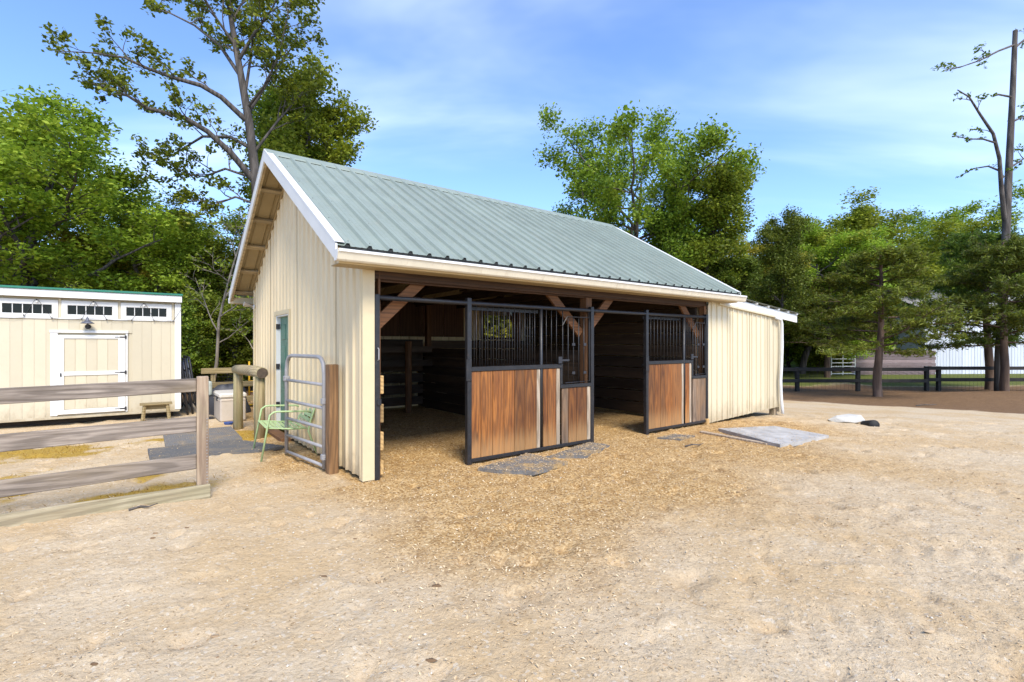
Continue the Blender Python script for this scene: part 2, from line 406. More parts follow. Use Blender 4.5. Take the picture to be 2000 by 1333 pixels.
def matmat(name, col, dust, amt):
    m, nt, b = newmat(name); k = NT(nt); v = k.coord(rnd=False)
    c = k.ramp(k.noise(v, 60, 4, .7), [(.3, tuple(x*.7 for x in col)), (.7, tuple(x*1.35 for x in col))])
    c = k.mix(k.math('MULTIPLY', k.rng(k.noise(v, 3.2, 7, .7), .44, .66), amt), c, dust)
    c = k.mix(k.rng(k.noise(v, 45, 3, .7), .58, .68, 0, .75*amt), c, dust)
    k.l(c, b.inputs['Base Color']); b.inputs['Roughness'].default_value = .95; b.inputs['Specular IOR Level'].default_value = .12; k.bump(k.noise(v, 70, 3), b, .5, .004); return m
M['rubber'] = matmat('grey_rubber_mat_dusty', (.18, .175, .17), (.36, .26, .14), .45)
M['rubber_dark'] = matmat('dark_rubber_mat_dusty', (.12, .12, .12), (.33, .25, .15), .3)
M['stallmat'] = matmat('stall_mat_dusty', (.155, .15, .143), (.42, .28, .12), .9)
M['slab'] = painted('pale_grey_mat', (.38, .365, .34), .85, .25, (.40, .28, .15), .6, scale=5, bump=.3)
M['rock'] = painted('white_rock', (.50, .48, .43), .85, .12, (.35, .27, .17), .35, scale=7, bump=.6)
M['pipe'] = plain('black_pipe', (.008, .008, .008), .7)
M['bfence'] = wood('black_painted_board', (.012, .010, .008), (.030, .026, .022), 'X', .8, .2)
M['pinkwall'] = wood('faded_red_plank', (.20, .14, .135), (.34, .26, .255), 'X', .85, .3)
M['whitebarn'] = painted('white_barn_siding', (.60, .62, .66), .55, .05, (.35, .33, .3), .2, streak=True)
M['bark'] = wood('grey_bark', (.045, .038, .033), (.17, .145, .125), 'Z', .95, 0, gscale=.35, bump=.9, var=.15)
M['bark_red'] = wood('cedar_bark', (.075, .045, .03), (.20, .13, .09), 'Z', .95, 0, gscale=.35, bump=.9, var=.15)
M['leaf_mid'] = leafmat('mid_green_leaf', (.075, .112, .011), (.225, .30, .024), (.40, .44, .05))
M['leaf_bright'] = leafmat('bright_green_leaf', (.10, .155, .013), (.29, .385, .03), (.48, .53, .06))
M['leaf_dark'] = leafmat('dark_green_leaf', (.05, .08, .011), (.14, .195, .021), (.27, .31, .04))
M['leaf_oak'] = leafmat('olive_oak_leaf', (.065, .097, .010), (.19, .25, .021), (.38, .42, .042))
M['leaf_yellow'] = leafmat('yellow_green_leaf', (.16, .155, .015), (.42, .39, .04), (.60, .52, .08))  # yellow green, brightened so the window bushes read as sunlit
M['leaf_cedar'] = leafmat('cedar_foliage', (.058, .078, .010), (.165, .20, .02), (.30, .31, .038), .38)
M['dry'] = leafmat('dry_yellow_grass', (.26, .15, .02), (.45, .29, .05), (.55, .42, .12), .2)

def ground_mat():
    m, nt, b = newmat('yard_ground'); k = NT(nt)
    tcn = k.n('ShaderNodeTexCoord'); P = tcn.outputs['Object']
    at = k.n('ShaderNodeAttribute'); at.attribute_name = 'zone'; sp = k.n('ShaderNodeSeparateColor'); k.l(at.outputs['Color'], sp.inputs[0])
    big = k.noise(P, .7, 5, .6); mid = k.noise(P, 4.5, 6, .65, .3); fine = k.noise(P, 38, 5, .7); vfine = k.noise(P, 120, 3, .7)
    vo = k.n('ShaderNodeTexVoronoi'); vo.inputs['Scale'].default_value = 55; k.l(P, vo.inputs['Vector'])
    vo2 = k.n('ShaderNodeTexVoronoi'); vo2.inputs['Scale'].default_value = 22; k.l(P, vo2.inputs['Vector'])
    grain = k.math('ADD', k.math('MULTIPLY', fine, .55), k.math('MULTIPLY', vfine, .45))
    grav = k.ramp(grain, [(.22, (.36, .245, .13)), (.40, (.53, .405, .25)), (.58, (.595, .475, .32)), (.80, (.66, .555, .405))])
    grav = k.mix(k.rng(big, .40, .62), grav, k.mix(1.0, grav, (.93, .85, .72), 'MULTIPLY'))
    grav = k.mix(k.rng(mid, .50, .74, 0, .40), grav, (.47, .345, .205))
    chipc = k.mix(.8, vo.outputs['Color'], (.5, .5, .5)); 
    sc = k.n('ShaderNodeSeparateColor'); k.l(vo.outputs['Color'], sc.inputs[0])
    st = k.rng(sc.outputs[0], .90, .97); grav = k.mix(k.math('MULTIPLY', st, .5), grav, (.66, .59, .47))
    st2 = k.rng(sc.outputs[1], .92, .97); grav = k.mix(k.math('MULTIPLY', st2, .4), grav, (.30, .235, .16))
    shav = k.ramp(k.math('ADD', k.math('MULTIPLY', sc.outputs[2], .5), k.math('MULTIPLY', grain, .6)), [(.22, (.19, .10, .035)), (.5, (.44, .265, .10)), (.68, (.56, .375, .17)), (.9, (.68, .51, .28))])
    shav = k.mix(k.rng(mid, .48, .68, 0, .6), shav, (.28, .165, .07))
    def edge(ch, w=.5, nz=mid):
        # zone weight broken up by noise
        return k.rng(k.math('ADD', ch, k.math('MULTIPLY', k.math('SUBTRACT', k.math('ADD', k.math('MULTIPLY', nz, .6), k.math('MULTIPLY', fine, .4)), .5), w*2)), .30, .70)
    wsh = k.math('ADD', sp.outputs[0], k.math('MULTIPLY', k.math('SUBTRACT', k.math('ADD', k.math('MULTIPLY', mid, .5), k.math('MULTIPLY', grain, .5)), .5), 1.1)); c = k.mix(k.rng(wsh, .0, .85, 0, 1), grav, shav)
    dirt = k.mix(k.rng(mid, .42, .66, 0, .55), k.ramp(grain, [(.3, (.065, .040, .022)), (.5, (.17, .10, .052)), (.72, (.30, .19, .105))]), k.ramp(grain, [(.3, (.12, .07, .035)), (.7, (.34, .21, .11))]))
    c = k.mix(edge(sp.outputs[2], .35), c, dirt)
    grs = k.ramp(grain, [(.3, (.05, .058, .014)), (.55, (.12, .14, .03)), (.75, (.25, .23, .075))])
    c = k.mix(edge(sp.outputs[1], .6), c, grs)
    dry = k.ramp(grain, [(.3, (.20, .115, .02)), (.5, (.40, .25, .045)), (.75, (.55, .41, .12))])
    c = k.mix(edge(at.outputs['Alpha'], .75), c, dry)
    k.l(c, b.inputs['Base Color']); b.inputs['Roughness'].default_value = .95; b.inputs['Specular IOR Level'].default_value = .15
    hgt = k.math('ADD', k.math('ADD', k.math('MULTIPLY', mid, .9), k.math('MULTIPLY', fine, .55)), k.math('ADD', k.math('MULTIPLY', vfine, .22), k.math('MULTIPLY', vo2.outputs['Distance'], -.25)))
    k.bump(hgt, b, .85, .03)
    return m
M['ground'] = ground_mat()

# ================================================================== ground
def axis_pts(lo, hi, step, far_lo, far_hi, g=1.22):
    a = list(np.arange(lo, hi+1e-6, step)); d = step
    while a[-1] < far_hi: d *= g; a.append(a[-1]+d)
    d = step
    while a[0] > far_lo: d *= g; a.insert(0, a[0]-d)
    return np.array(a)
gx = axis_pts(-7.5, 9.5, .04, -600, 600); gy = axis_pts(1.9, 11.5, .04, -80, 900)
XX, YY = np.meshgrid(gx, gy); ZZ = gz(XX, YY)
V = np.stack([XX.ravel(), YY.ravel(), ZZ.ravel()], 1)
ny, nx = XX.shape; ii = np.arange(nx*ny).reshape(ny, nx)
F = np.stack([ii[:-1, :-1].ravel(), ii[:-1, 1:].ravel(), ii[1:, 1:].ravel(), ii[1:, :-1].ravel()], 1)
ground = fast_mesh('ground', V, F, M['ground'], smooth=True); tag(ground, kind='structure')
def zones(x, y):
    s, t = to_barn(x, y); d = fbm(x*.55+3, y*.55+8, 3)-.45
    z = np.zeros((x.size, 4), np.float32)
    # shavings: in the stalls and spilled in front of the doors
    sh = sstep(-5.0, -.3, t+d*3.4)*sstep(-1.3, .5, s+d*1.5+.25*np.minimum(t, 0)*-1*0)*(1-sstep(7.2, 9.9, s+d*2.0)); sh = np.where((t > -.02) & (s > 0) & (s < 7), 1, np.where(t > 0, sh*sstep(-.3, .0, s), sh))
    sh = np.maximum(sh, .9*np.exp(-(((x+2.75)/.62)**2+((y-6.55)/.75)**2)))
    sh = np.maximum(sh, .8*np.exp(-(((s+.35)/.4)**2+((t-2.6)/2.4)**2)))
    z[:, 0] = sh
    # bare brown soil under the trees on the right
    q = (x-9.7)*.576+(y-17.8)*.818     # beyond the gravel edge line
    br = sstep(-.7, .7, q+d*1.6)*sstep(1.5, 3.2, x)
    br = np.maximum(br, .36*sstep(-2.6, -.8, t)*sstep(7.3, 8.2, s)*(1-sstep(10.3, 11.8, s)))
    br = np.maximum(br, .30*np.exp(-(((s-5.2)/2.2)**2+((t+1.9)/.8)**2)))
    wood_floor = sstep(13.5, 16, y-.15*x)*(1-sstep(1.5, 3.2, x))
    br = np.maximum(br, wood_floor*.9)
    z[:, 2] = br
    gr = sstep(23.2, 25, y)*sstep(4, 8, x)*(1-.65*sstep(.0, .25, d+.05)*(1-sstep(27, 30, y)))
    z[:, 1] = gr; z[:, 2] *= (1-gr)
    # dry yellow growth behind the board fence and along the shed
    fx, fy = x+3.07, y-5.06; fu = fx*.827+fy*.562; fv = -fx*.562+fy*.827
    dr = .85*np.exp(-((fv-.5)/.62)**2)*(fu < .25)*sstep(-.02, .12, fv)*(1-.6*sstep(-1.2, .2, fu))
    dr = np.maximum(dr, .95*np.exp(-((fv-3.75)/.5)**2)*(fu < 1.5))
    dr = np.maximum(dr, .72*np.exp(-((fv-1.8)/.7)**2)*(fu < -.3))
    dr = np.maximum(dr, .6*sstep(24.0, 22.4, y)*sstep(19.5, 22, y)*sstep(9, 11, x)*.0)
    z[:, 3] = np.clip(dr*(.35+1.3*sstep(.36, .58, fbm(x*1.3+7, y*1.3+2, 3))), 0, 1)
    return z
zc = zones(V[:, 0], V[:, 1])
ca = ground.data.color_attributes.new('zone', 'FLOAT_COLOR', 'POINT'); ca.data.foreach_set('color', zc.ravel())

# ---- loose litter on the yard
def scatter(n, x0, x1, y0, y1, power=1.6):
    y = y0+(y1-y0)*rng.random(n)**power; hw = 1.08*y+.3
    x = np.clip((rng.random(n)*2-1)*hw, x0, x1); return x, y
def rot_frames(n, tilt):
    a = rng.random(n)*2*np.pi; b = (rng.random(n)-.5)*2*tilt; c = (rng.random(n)-.5)*2*tilt
    ux = np.stack([np.cos(a), np.sin(a), b], 1); vx = np.stack([-np.sin(a), np.cos(a), c], 1)
    ux /= np.linalg.norm(ux, axis=1)[:, None]; vx /= np.linalg.norm(vx, axis=1)[:, None]
    return ux, vx
def outside(x, y):
    s, t = to_barn(x, y); return ~((s > -.1) & (t > -.02) & (s < .14)) & ~((s > 6.9) & (t > 0))
def litter(name, n, mat, L, Wd, label, cat, zsel=None, tilt=.5, y1=9.5):
    x, y = scatter(n, -8, 10, 1.9, y1)
    ok = outside(x, y)
    if zsel is not None: ok &= zsel(x, y)
    x, y = x[ok], y[ok]; n = len(x); z = gz(x, y)+.004
    u, v = rot_frames(n, tilt); l = L*(.5+rng.random(n))[:, None]; w = Wd*(.5+rng.random(n))[:, None]
    P = np.stack([x, y, z], 1); up = np.array([0, 0, 1.0])
    V = np.stack([P-u*l, P-v*w+up*w*.5, P+u*l, P+v*w+up*w*.4], 1).reshape(-1, 3)
    F = np.arange(4*n).reshape(n, 4); F = np.concatenate([F[:, [0, 1, 2]], F[:, [0, 2, 3]]])
    o = fast_mesh(name, V, F, mat); tag(o, label, cat, kind='stuff'); return o
def chipmat(name, stops):
    m, nt, b = newmat(name); k = NT(nt); ge = k.n('ShaderNodeNewGeometry')
    k.l(k.ramp(ge.outputs['Random Per Island'], stops), b.inputs['Base Color']); b.inputs['Roughness'].default_value = .9; return m
M['chips'] = chipmat('wood_chip_mix', [(0, (.34, .22, .11)), (.4, (.54, .40, .23)), (.75, (.60, .44, .25)), (1, (.68, .56, .38))])
M['peb'] = chipmat('pebble_mix', [(0, (.30, .24, .17)), (.35, (.46, .37, .26)), (.7, (.54, .45, .33)), (1, (.70, .63, .52))])
litter('wood_chips', 16000, M['chips'], .009, .003, 'pale wood chips strewn over the gravel yard', 'wood chips')
def _shz(x, y):
    return rng.random(x.size) < zones(x, y)[:, 0]
litter('wood_shavings', 60000, M['chips'], .013, .005, 'golden wood shavings spilled before the stall fronts', 'wood shavings', _shz, .7, 10.5)
def pebbles():
    x, y = scatter(2200, -8, 11, 1.9, 11, 1.5); ok = outside(x, y); x, y = x[ok], y[ok]; n = len(x)
    r = .0035+.0085*rng.random(n)**4; r[rng.random(n) < .006] *= 1.8; P = np.stack([x, y, gz(x, y)+r*.35], 1)
    D = np.array([[1, 0, 0], [0, 1, 0], [-1, 0, 0], [0, -1, 0], [0, 0, .7], [0, 0, -.6]], float)
    V = P[:, None, :]+D[None]*r[:, None, None]*(.65+.7*rng.random((n, 6, 1)))
    T = np.array([[0, 1, 4], [1, 2, 4], [2, 3, 4], [3, 0, 4], [1, 0, 5], [2, 1, 5], [3, 2, 5], [0, 3, 5]])
    F = (np.arange(n)[:, None, None]*6+T[None]).reshape(-1, 3)
    tag(fast_mesh('pebbles', V.reshape(-1, 3), F, M['peb']), 'small grey and white pebbles across the gravel yard', 'pebbles', kind='stuff')
pebbles()
def clods():
    n = 260; x = -4+10*rng.random(n); y = 2.4+7*rng.random(n)**1.2; ok = outside(x, y) & (to_barn(x, y)[1] < -.1); x, y = x[ok], y[ok]; n = len(x)
    r = .005+.016*rng.random(n)**2.5; P = np.stack([x, y, gz(x, y)+r*.2], 1); nu = 7; V = []; F = []
    a = np.arange(nu)*2*np.pi/nu
    ring0 = np.stack([np.cos(a), np.sin(a), a*0-.25], 1); ring1 = np.stack([.72*np.cos(a+.4), .72*np.sin(a+.4), a*0+.32], 1); D = np.concatenate([ring0, ring1, [[0, 0, .45]]])
    st = 1+1.1*rng.random(n)
    V = D[None]*(.65+.7*rng.random((n, len(D), 1)))*r[:, None, None]*np.stack([st, 1/st**.5, .75+0*st], 1)[:, None, :]+P[:, None, :]
    T = [[i, (i+1) % nu, nu+i] for i in range(nu)]+[[(i+1) % nu, nu+(i+1) % nu, nu+i] for i in range(nu)]+[[nu+i, nu+(i+1) % nu, 2*nu] for i in range(nu)]
    F = (np.arange(n)[:, None, None]*len(D)+np.array(T)[None]).reshape(-1, 3)
    tag(fast_mesh('dirt_clods', V.reshape(-1, 3), F, chipmat('clod_mix', [(0, (.13, .075, .035)), (.5, (.27, .17, .085)), (1, (.46, .34, .21))])), 'small brown dirt clods scattered on the sandy yard', 'clods', kind='stuff')
clods()
def dry_grass():
    n = 26000; x = -11+9.5*rng.random(n); y = 4+8.5*rng.random(n)
    w = zones(x, y)[:, 3]; ok = (rng.random(n) < w**1.5*.8) & outside(x, y); x, y = x[ok], y[ok]; n = len(x)
    h = .015+.035*rng.random(n); a = rng.random(n)*6.28; P = np.stack([x, y, gz(x, y)-.003], 1)
    sx = np.stack([np.cos(a), np.sin(a), 0*a], 1)*.005; ln = np.stack([np.cos(a*3), np.sin(a*3), 0*a], 1)*h[:, None]*.8
    V = np.stack([P-sx, P+sx, P+ln+np.stack([0*h, 0*h, h], 1)], 1).reshape(-1, 3)
    tag(fast_mesh('dry_grass', V, np.arange(3*n).reshape(n, 3), M['dry']), 'short yellow dry grass behind the board fence', 'grass', kind='stuff')
dry_grass()

# ================================================================== barn
WB, EO, RO, ZE, ZR, LR = 6.05, .30, .40, 2.58, 4.547, 7.61
TR = WB/2; SL = (ZR-ZE)/(TR+EO); SLN = math.sqrt(1+SL*SL)
LW = 6.95                                   # enclosed length
barn = empty('stable_barn', (CO[0], CO[1], 0), A0)
tag(barn, 'cream metal horse stable with pale green ribbed roof and two open stall bays', 'barn')
def zroof(t): return ZE+SL*(min(t, 2*TR-t)+EO)      # roof top surface height

def ribs(x0, x1, pitch=.2356, x_off=0.0, h=.02, wb=.058, wt=.024, minor=True):
    """profile (x, d) of a ribbed sheet between x0 and x1"""
    pts = [(x0, 0)]; k = math.ceil((x0-x_off-wb)/pitch)
    while True:
        c = x_off+k*pitch
        if c-wb/2 > x1: break
        for px, d in ((c-wb/2, 0), (c-wt/2, h), (c+wt/2, h), (c+wb/2, 0)):
            if x0 < px < x1: pts.append((px, d))
        if minor:
            for fr in (.36, .64):
                m_ = c+pitch*fr
                for px, d in ((m_-.012, 0), (m_, .004), (m_+.012, 0)):
                    if x0 < px < x1: pts.append((px, d))
        k += 1
    pts.append((x1, 0)); return pts
def sheet(name, prof, bot, top, mapf, mat, parent):
    vs = []; fs = []
    for x, d in prof:
        vs.append(mapf(x, d, bot(x))); vs.append(mapf(x, d, top(x)))
    for i in range(len(prof)-1): fs.append((2*i, 2*i+2, 2*i+3, 2*i+1))
    return mesh_obj(name, vs, fs, mat, parent)

# --- gable wall siding (local x = -d, runs along t)
DT0, DT1, DZ = 3.20, 4.10, 2.06             # door opening
def gab_sheets(sx, xoff, name='siding_panel', door=False):
    t = 0.02; k = 0
    while t < WB-.02:
        t1 = min(t+.9144, WB-.02)
        pf = ribs(t, t1, .2286, .06, .028)
        if t < TR < t1: pf.append((TR, 0)); pf.sort()
        segs = [(pf, .05)]
        if door:
            segs = []
            a = [p for p in pf if p[0] <= DT0]; b_ = [p for p in pf if DT0 <= p[0] <= DT1]; c_ = [p for p in pf if p[0] >= DT1]
            if t < DT0 < t1: a.append((DT0, 0)); b_.insert(0, (DT0, 0))
            if t < DT1 < t1: b_.append((DT1, 0)); c_.insert(0, (DT1, 0))
            if len(a) > 1: segs.append((a, .05))
            if len(b_) > 1: segs.append((b_, DZ))
            if len(c_) > 1: segs.append((c_, .05))
        for sg, zb in segs:
            o = sheet(name, sg, lambda x: zb, lambda x: zroof(x)-.045, lambda x, d, z: (xoff+sx*(d+.0015*(k % 2)), x, z), M['siding'], barn)
        t = t1; k += 1
gab_sheets(-1, 0.0, door=True); gab_sheets(1, LW)
# sheet lap seams as thin dark lips
for tt in (2.763, .934, 4.59):
    MB().box(-.006, -.001, tt-.004, tt+.004, .06, zroof(tt)-.06).build('seam_lip', M['soffit'], barn)
# --- rear wall siding with a window opening
WS0, WS1, WZ0, WZ1 = 5.66, 6.83, 1.70, 2.50
def rear_sheet(x0, x1, z0, z1):
    sheet('siding_panel', ribs(x0, x1, .2286, .06, .019), lambda x: z0, lambda x: z1, lambda x, d, z: (x, WB+d, z), M['siding'], barn)
x = 0.0
while x < WS0-.01:
    x1 = min(x+.9144, WS0); rear_sheet(x, x1, .05, 2.62); x = x1
rear_sheet(WS0, WS1, .05, WZ0); rear_sheet(WS1, LW, .05, 2.62)
# --- corner trim, base trim
MB().box(-.022, .0, -.012, .085, .02, 2.58, .003).box(-.022, .118, -.022, -.012, .02, 2.44, .003).build('corner_trim', M['trim_cream'], barn)
MB().box(-.022, .0, WB-.08, WB+.015, .02, 2.52, .003).box(-.022, .10, WB+.015, WB+.024, .02, 2.5, .003).build('corner_trim', M['trim_cream'], barn)
MB().beam((-.026, .05, zroof(.05)-.10), (-.026, TR, zroof(TR)-.10), .02, .05).beam((-.026, WB-.05, zroof(.05)-.10), (-.026, TR, zroof(TR)-.10), .02, .05).build('gable_trim', M['soffit'], barn)

# --- roof sheets
def roof_sheets(side):
    s = -RO; k = 0
    while s < LR-.01:
        s1 = min(s+.9424, LR); pf = ribs(s, s1, .2356, -RO+.10, .032, .064, .030)
        def mp_(x, d, q, kk=k):
            d = d+.001*(kk % 2); t = -EO-.03+q*(TR+EO+.03); z = ZE-.03*SL+q*(ZR-ZE+.03*SL)
            tt, zz = t-d*SL/SLN, z+d/SLN
            if side: tt = 2*TR-tt
            return (x, tt, zz)
        o = sheet('roof_panel', pf, lambda x: 0.0, lambda x: 1.0, mp_, M['roof'], barn)
        def mp2(x, d, q):
            t = -EO+.01+q*(TR+EO-.01); z = ZE+.01*SL+q*(ZR-ZE-.01*SL)
            t, z = t+.006*SL/SLN, z-.006/SLN
            if side: t = 2*TR-t
            return (x, t, z)
        sheet('roof_underside', ribs(s+.002, s1-.002, .2356, -RO+.10, .018, .062, .026, False), lambda x: 0.0, lambda x: 1.0, lambda x, d, q: (lambda p: (p[0], p[1], p[2]+d*.9))(mp2(x, d, q)), M['soffit'], barn)
        s = s1; k += 1
roof_sheets(0); roof_sheets(1)
# rib-end closures at the eave, plus a black strip for the shadow gap
mb = MB(); nr = int((LR+RO-.1)/.2356)+1
for k in range(nr):
    c = -RO+.10+k*.2356
    mb.add([(c-.030, -EO-.036, ZE-.026), (c-.014, -EO-.036, ZE-.002), (c+.014, -EO-.036, ZE-.002), (c+.030, -EO-.036, ZE-.026), (c-.033, -EO+.02, ZE-.012), (c-.015, -EO+.02, ZE+.012), (c+.015, -EO+.02, ZE+.012), (c+.033, -EO+.02, ZE-.012)],
           [(0, 1, 2, 3), (0, 4, 5, 1), (1, 5, 6, 2), (2, 6, 7, 3)])
mb.box(-RO+.03, LR-.02, -EO-.030, -EO+.012, ZE-.075, ZE-.024)  # black strip stands in for the shadow between roof edge and gutter
mb.build('eave_closure_and_gap_shade', M['roof_dark'], barn)
# screws
mb = MB()
for k in range(nr):
    for q in (.03, .22, .41, .6, .79, .95):
        c = -RO+.10+k*.2356+.05; t = -EO+q*(TR+EO); z = zroof(t)+.003
        mb.box(c-.0035, c+.0035, t-.0035, t+.0035, z-.003, z+.005)
so = mb.build('roof_screws', M['iron'], barn); so['kind'] = 'stuff'
# ridge cap
pf = [(-.20, -.20*SL+.012), (-.19, -.19*SL+.03), (0, .04), (.19, -.19*SL+.03), (.20, -.20*SL+.012)]
vs = []; fs = []
for s in (-RO-.01, LR+.01):
    for t, z in pf: vs.append((s, TR+t, ZR+z))
for i in range(4): fs.append((i, i+1, i+6, i+5))
mesh_obj('ridge_cap', vs, fs, M['roof'], barn)
mb = MB()
for k in range(nr):
    c = -RO+.10+(k+.5)*.2356; mb.box(c-.085, c+.085, TR-.185, TR-.165, ZR-.19*SL-.004, ZR-.19*SL+.026)
mb.build('ridge_closure', M['roof_dark'], barn)
# rake boards (white) with inner framing board
for s, nm in ((-RO, 'rake_board'), (LR, 'rake_board')):
    for side in (0, 1):
        t0 = -EO-.02
        p0 = (s, t0, ZE-.02*SL-.075); p1 = (s, TR+.001, ZR-.075+.001)
        if side: p0 = (p0[0], 2*TR-p0[1], p0[2]); p1 = (p1[0], 2*TR-p1[1], p1[2])
        sg = -1 if s < 0 else 1
        up = (0, -SL/SLN if not side else SL/SLN, 1/SLN)
        d = MB()
        def vert_board(q0, q1, h0, h1, x0, x1):
            a = [(x0, q0[1], q0[2]+h0), (x0, q0[1], q0[2]+h1), (x0, q1[1], q1[2]+h1), (x0, q1[1], q1[2]+h0)]
            b_ = [(x1, p[1], p[2]) for p in a]
            d.add(a+b_, [(0, 1, 2, 3), (7, 6, 5, 4), (0, 4, 5, 1), (1, 5, 6, 2), (2, 6, 7, 3), (3, 7, 4, 0)])
        vert_board(p0, p1, -.085, .085, s+sg*.0, s+sg*.022)
        d.build(nm, M['white'], barn)
        d = MB(); vert_board(p0, p1, -.075, .045, s-sg*.04, s-sg*.002); d.build('rake_backing', M['lookout'], barn)
        # white flashing turned on to the roof
        d = MB(); a = Vector(p0); b_ = Vector(p1)
        vs = []
        for p in (a, b_):
            vs += [(s+sg*.024, p.y, p.z+.08), (s+sg*.024, p.y, p.z+.105), (s-sg*.075, p.y, p.z+.105), (s-sg*.075, p.y, p.z+.094)]
        d.add(vs, [(0, 4, 5, 1), (1, 5, 6, 2), (2, 6, 7, 3)]); d.build('rake_flashing', M['white'], barn)
# purlins run the length and show as lookouts under the gable overhang
for side in (0, 1):
    for q in (.045, .235, .43, .62, .81):
        t = -EO+q*(TR+EO); z = zroof(t)-.055; tt = 2*TR-t if side else t
        MB().beam((-RO+.045, tt, z), (LR-.045, tt, z), .085, .045, .003, (0, (SL if side else -SL), 1)).build('purlin', M['lookout'], barn)
# rafters and tie beams
for s in (.16, 1.3, 2.45, 3.66, 4.85, 6.0, 6.84):
    mb = MB()
    for side in (0, 1):
        a = (s, -EO+.18, zroof(-EO+.18)-.17); b_ = (s, TR, ZR-.17)
        if side: a = (s, 2*TR-a[1], a[2])
        mb.beam(a, b_, .045, .15)
    mb.build('rafter_pair', M['timber_x'], barn)
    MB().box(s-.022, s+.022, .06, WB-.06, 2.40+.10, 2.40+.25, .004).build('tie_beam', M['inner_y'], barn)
# boards and bundles stored across the tie beams
for i, (a, b_, t0, w) in enumerate(((.3, 3.4, 1.3, .24), (.4, 3.9, 1.7, .2), (1.4, 5.2, 2.5, .28), (2.6, 6.4, 1.0, .22), (3.4, 6.7, 3.2, .3))):
    MB().box(a, b_, t0, t0+w, 2.652, 2.652+.045, .003).build('loft_board', M['inner'], barn)
# eave fascia, soffit, gutter
for side in (0, 1):
    mt = lambda t: 2*TR-t if side else t
    MB().box(-RO+.03, LR-.03, mt(-EO+.02), mt(-EO+.04), ZE-.19, ZE-.05, .002).build('eave_fascia', M['trim_cream'], barn)
    MB().box(-RO+.03, LR-.03, mt(-EO+.045), mt(-.03), ZE-.195, ZE-.183, .002).build('soffit', M['soffit'], barn)
    pf = [(-.002, -.005), (-.002, -.112), (-.07, -.115), (-.085, -.10), (-.105, -.045), (-.112, -.03), (-.112, -.006), (-.118, -.002), (-.118, -.014)]
    g0, g1 = (-RO-.02, 7.72)
    def gut(p, s): return (s, mt(-EO+.015+p[0]), ZE-.062+p[1])
    vs = []; fs = []
    for s in (g0, g1): vs += [gut(p, s) for p in pf]
    n = len(pf)
    for i in range(n-1): fs.append((i, i+1, n+i+1, n+i))
    gt = mesh_obj('gutter', vs, fs, M['gutter'], barn)
    for s in (g0, g1):
        mb = MB(); a = [gut(p, s-.004) for p in pf[:8]]; b_ = [gut(p, s+.004) for p in pf[:8]]
        mb.add(a+b_, [tuple(range(8)), tuple(range(15, 7, -1))]+[(i, (i+1) % 8, 8+(i+1) % 8, 8+i) for i in range(8)])
        mb.build('gutter_end_cap', M['white'], gt)
    if not side:
        MB().box(g0+.01, g1-.01, mt(-EO-.108), mt(-EO-.099), ZE-.090, ZE-.060, .002).build('gutter_lip', M['white'], gt)
# header, posts, braces
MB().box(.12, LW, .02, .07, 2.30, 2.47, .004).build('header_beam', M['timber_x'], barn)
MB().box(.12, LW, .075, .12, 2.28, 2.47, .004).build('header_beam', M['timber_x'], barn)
for s0, s1, t0, t1 in ((.178, .206, .02, .15), (3.60, 3.73, .05, .19), (6.88, 6.95, .02, .15)):
    MB().box(s0, s1, t0+.0, t1, -.12, 2.45 if s0 < 1 or s0 > 6 else 2.29, .006).build('post', M['timber'], barn)
for s in (.07, 3.66, 6.86):
    for t in ((3.0, 5.9) if s < 3 or s > 4 else (5.4,)): MB().box(s, s+.12, t, t+.12, -.12, 2.5, .006).build('post', M['timber'], barn)
for a, b_ in (((.20, 1.78), (.86, 2.40)), ((3.58, 1.72), (2.86, 2.38)), ((3.75, 1.80), (4.36, 2.40)), ((6.87, 1.72), (6.24, 2.38))):
    MB().beam((a[0], .16, a[1]), (b_[0], .16, b_[1]), .045, .14, .004).build('knee_brace', M['brace'], barn)
# gable girts inside and kick boards along the gable
for z0, z1 in ((.05, .21), (.33, .54), (.65, .86), (.98, 1.19)):
    MB().box(.207, .25, .035, WB-.2, z0, z1, .004).build('kick_board', M['kick'], barn)
# stall partition
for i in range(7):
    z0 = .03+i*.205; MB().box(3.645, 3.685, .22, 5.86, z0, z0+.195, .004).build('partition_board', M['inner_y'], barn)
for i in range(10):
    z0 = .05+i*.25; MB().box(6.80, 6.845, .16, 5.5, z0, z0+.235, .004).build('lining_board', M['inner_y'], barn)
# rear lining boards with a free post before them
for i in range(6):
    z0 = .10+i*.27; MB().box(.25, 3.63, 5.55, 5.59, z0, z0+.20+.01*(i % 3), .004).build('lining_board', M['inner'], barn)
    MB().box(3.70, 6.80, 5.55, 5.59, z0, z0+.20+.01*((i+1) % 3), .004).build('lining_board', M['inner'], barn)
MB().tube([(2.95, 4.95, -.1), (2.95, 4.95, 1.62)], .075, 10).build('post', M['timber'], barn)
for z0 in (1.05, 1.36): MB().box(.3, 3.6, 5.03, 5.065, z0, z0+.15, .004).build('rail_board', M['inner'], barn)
# inner cladding of the rear wall above the lining: upright sheets
s = .1
while s < LW-.1:
    s1 = min(s+.62, LW-.05)
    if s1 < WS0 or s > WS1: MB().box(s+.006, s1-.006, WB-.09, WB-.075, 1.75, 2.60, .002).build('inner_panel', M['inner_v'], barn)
    s = s1
MB().box(WS0, WS0+.05, WB-.1, WB+.02, WZ0, WZ1, .004).box(WS1-.05, WS1, WB-.1, WB+.02, WZ0, WZ1, .004).box(WS0+.05, WS1-.05, WB-.1, WB+.02, WZ0, WZ0+.05, .004).build('window_frame', M['timber'], barn)
MB().beam((6.38, WB-.15, 2.62), (6.84, WB-.15, 2.0), .05, .07).build('window_brace', M['timber'], barn)

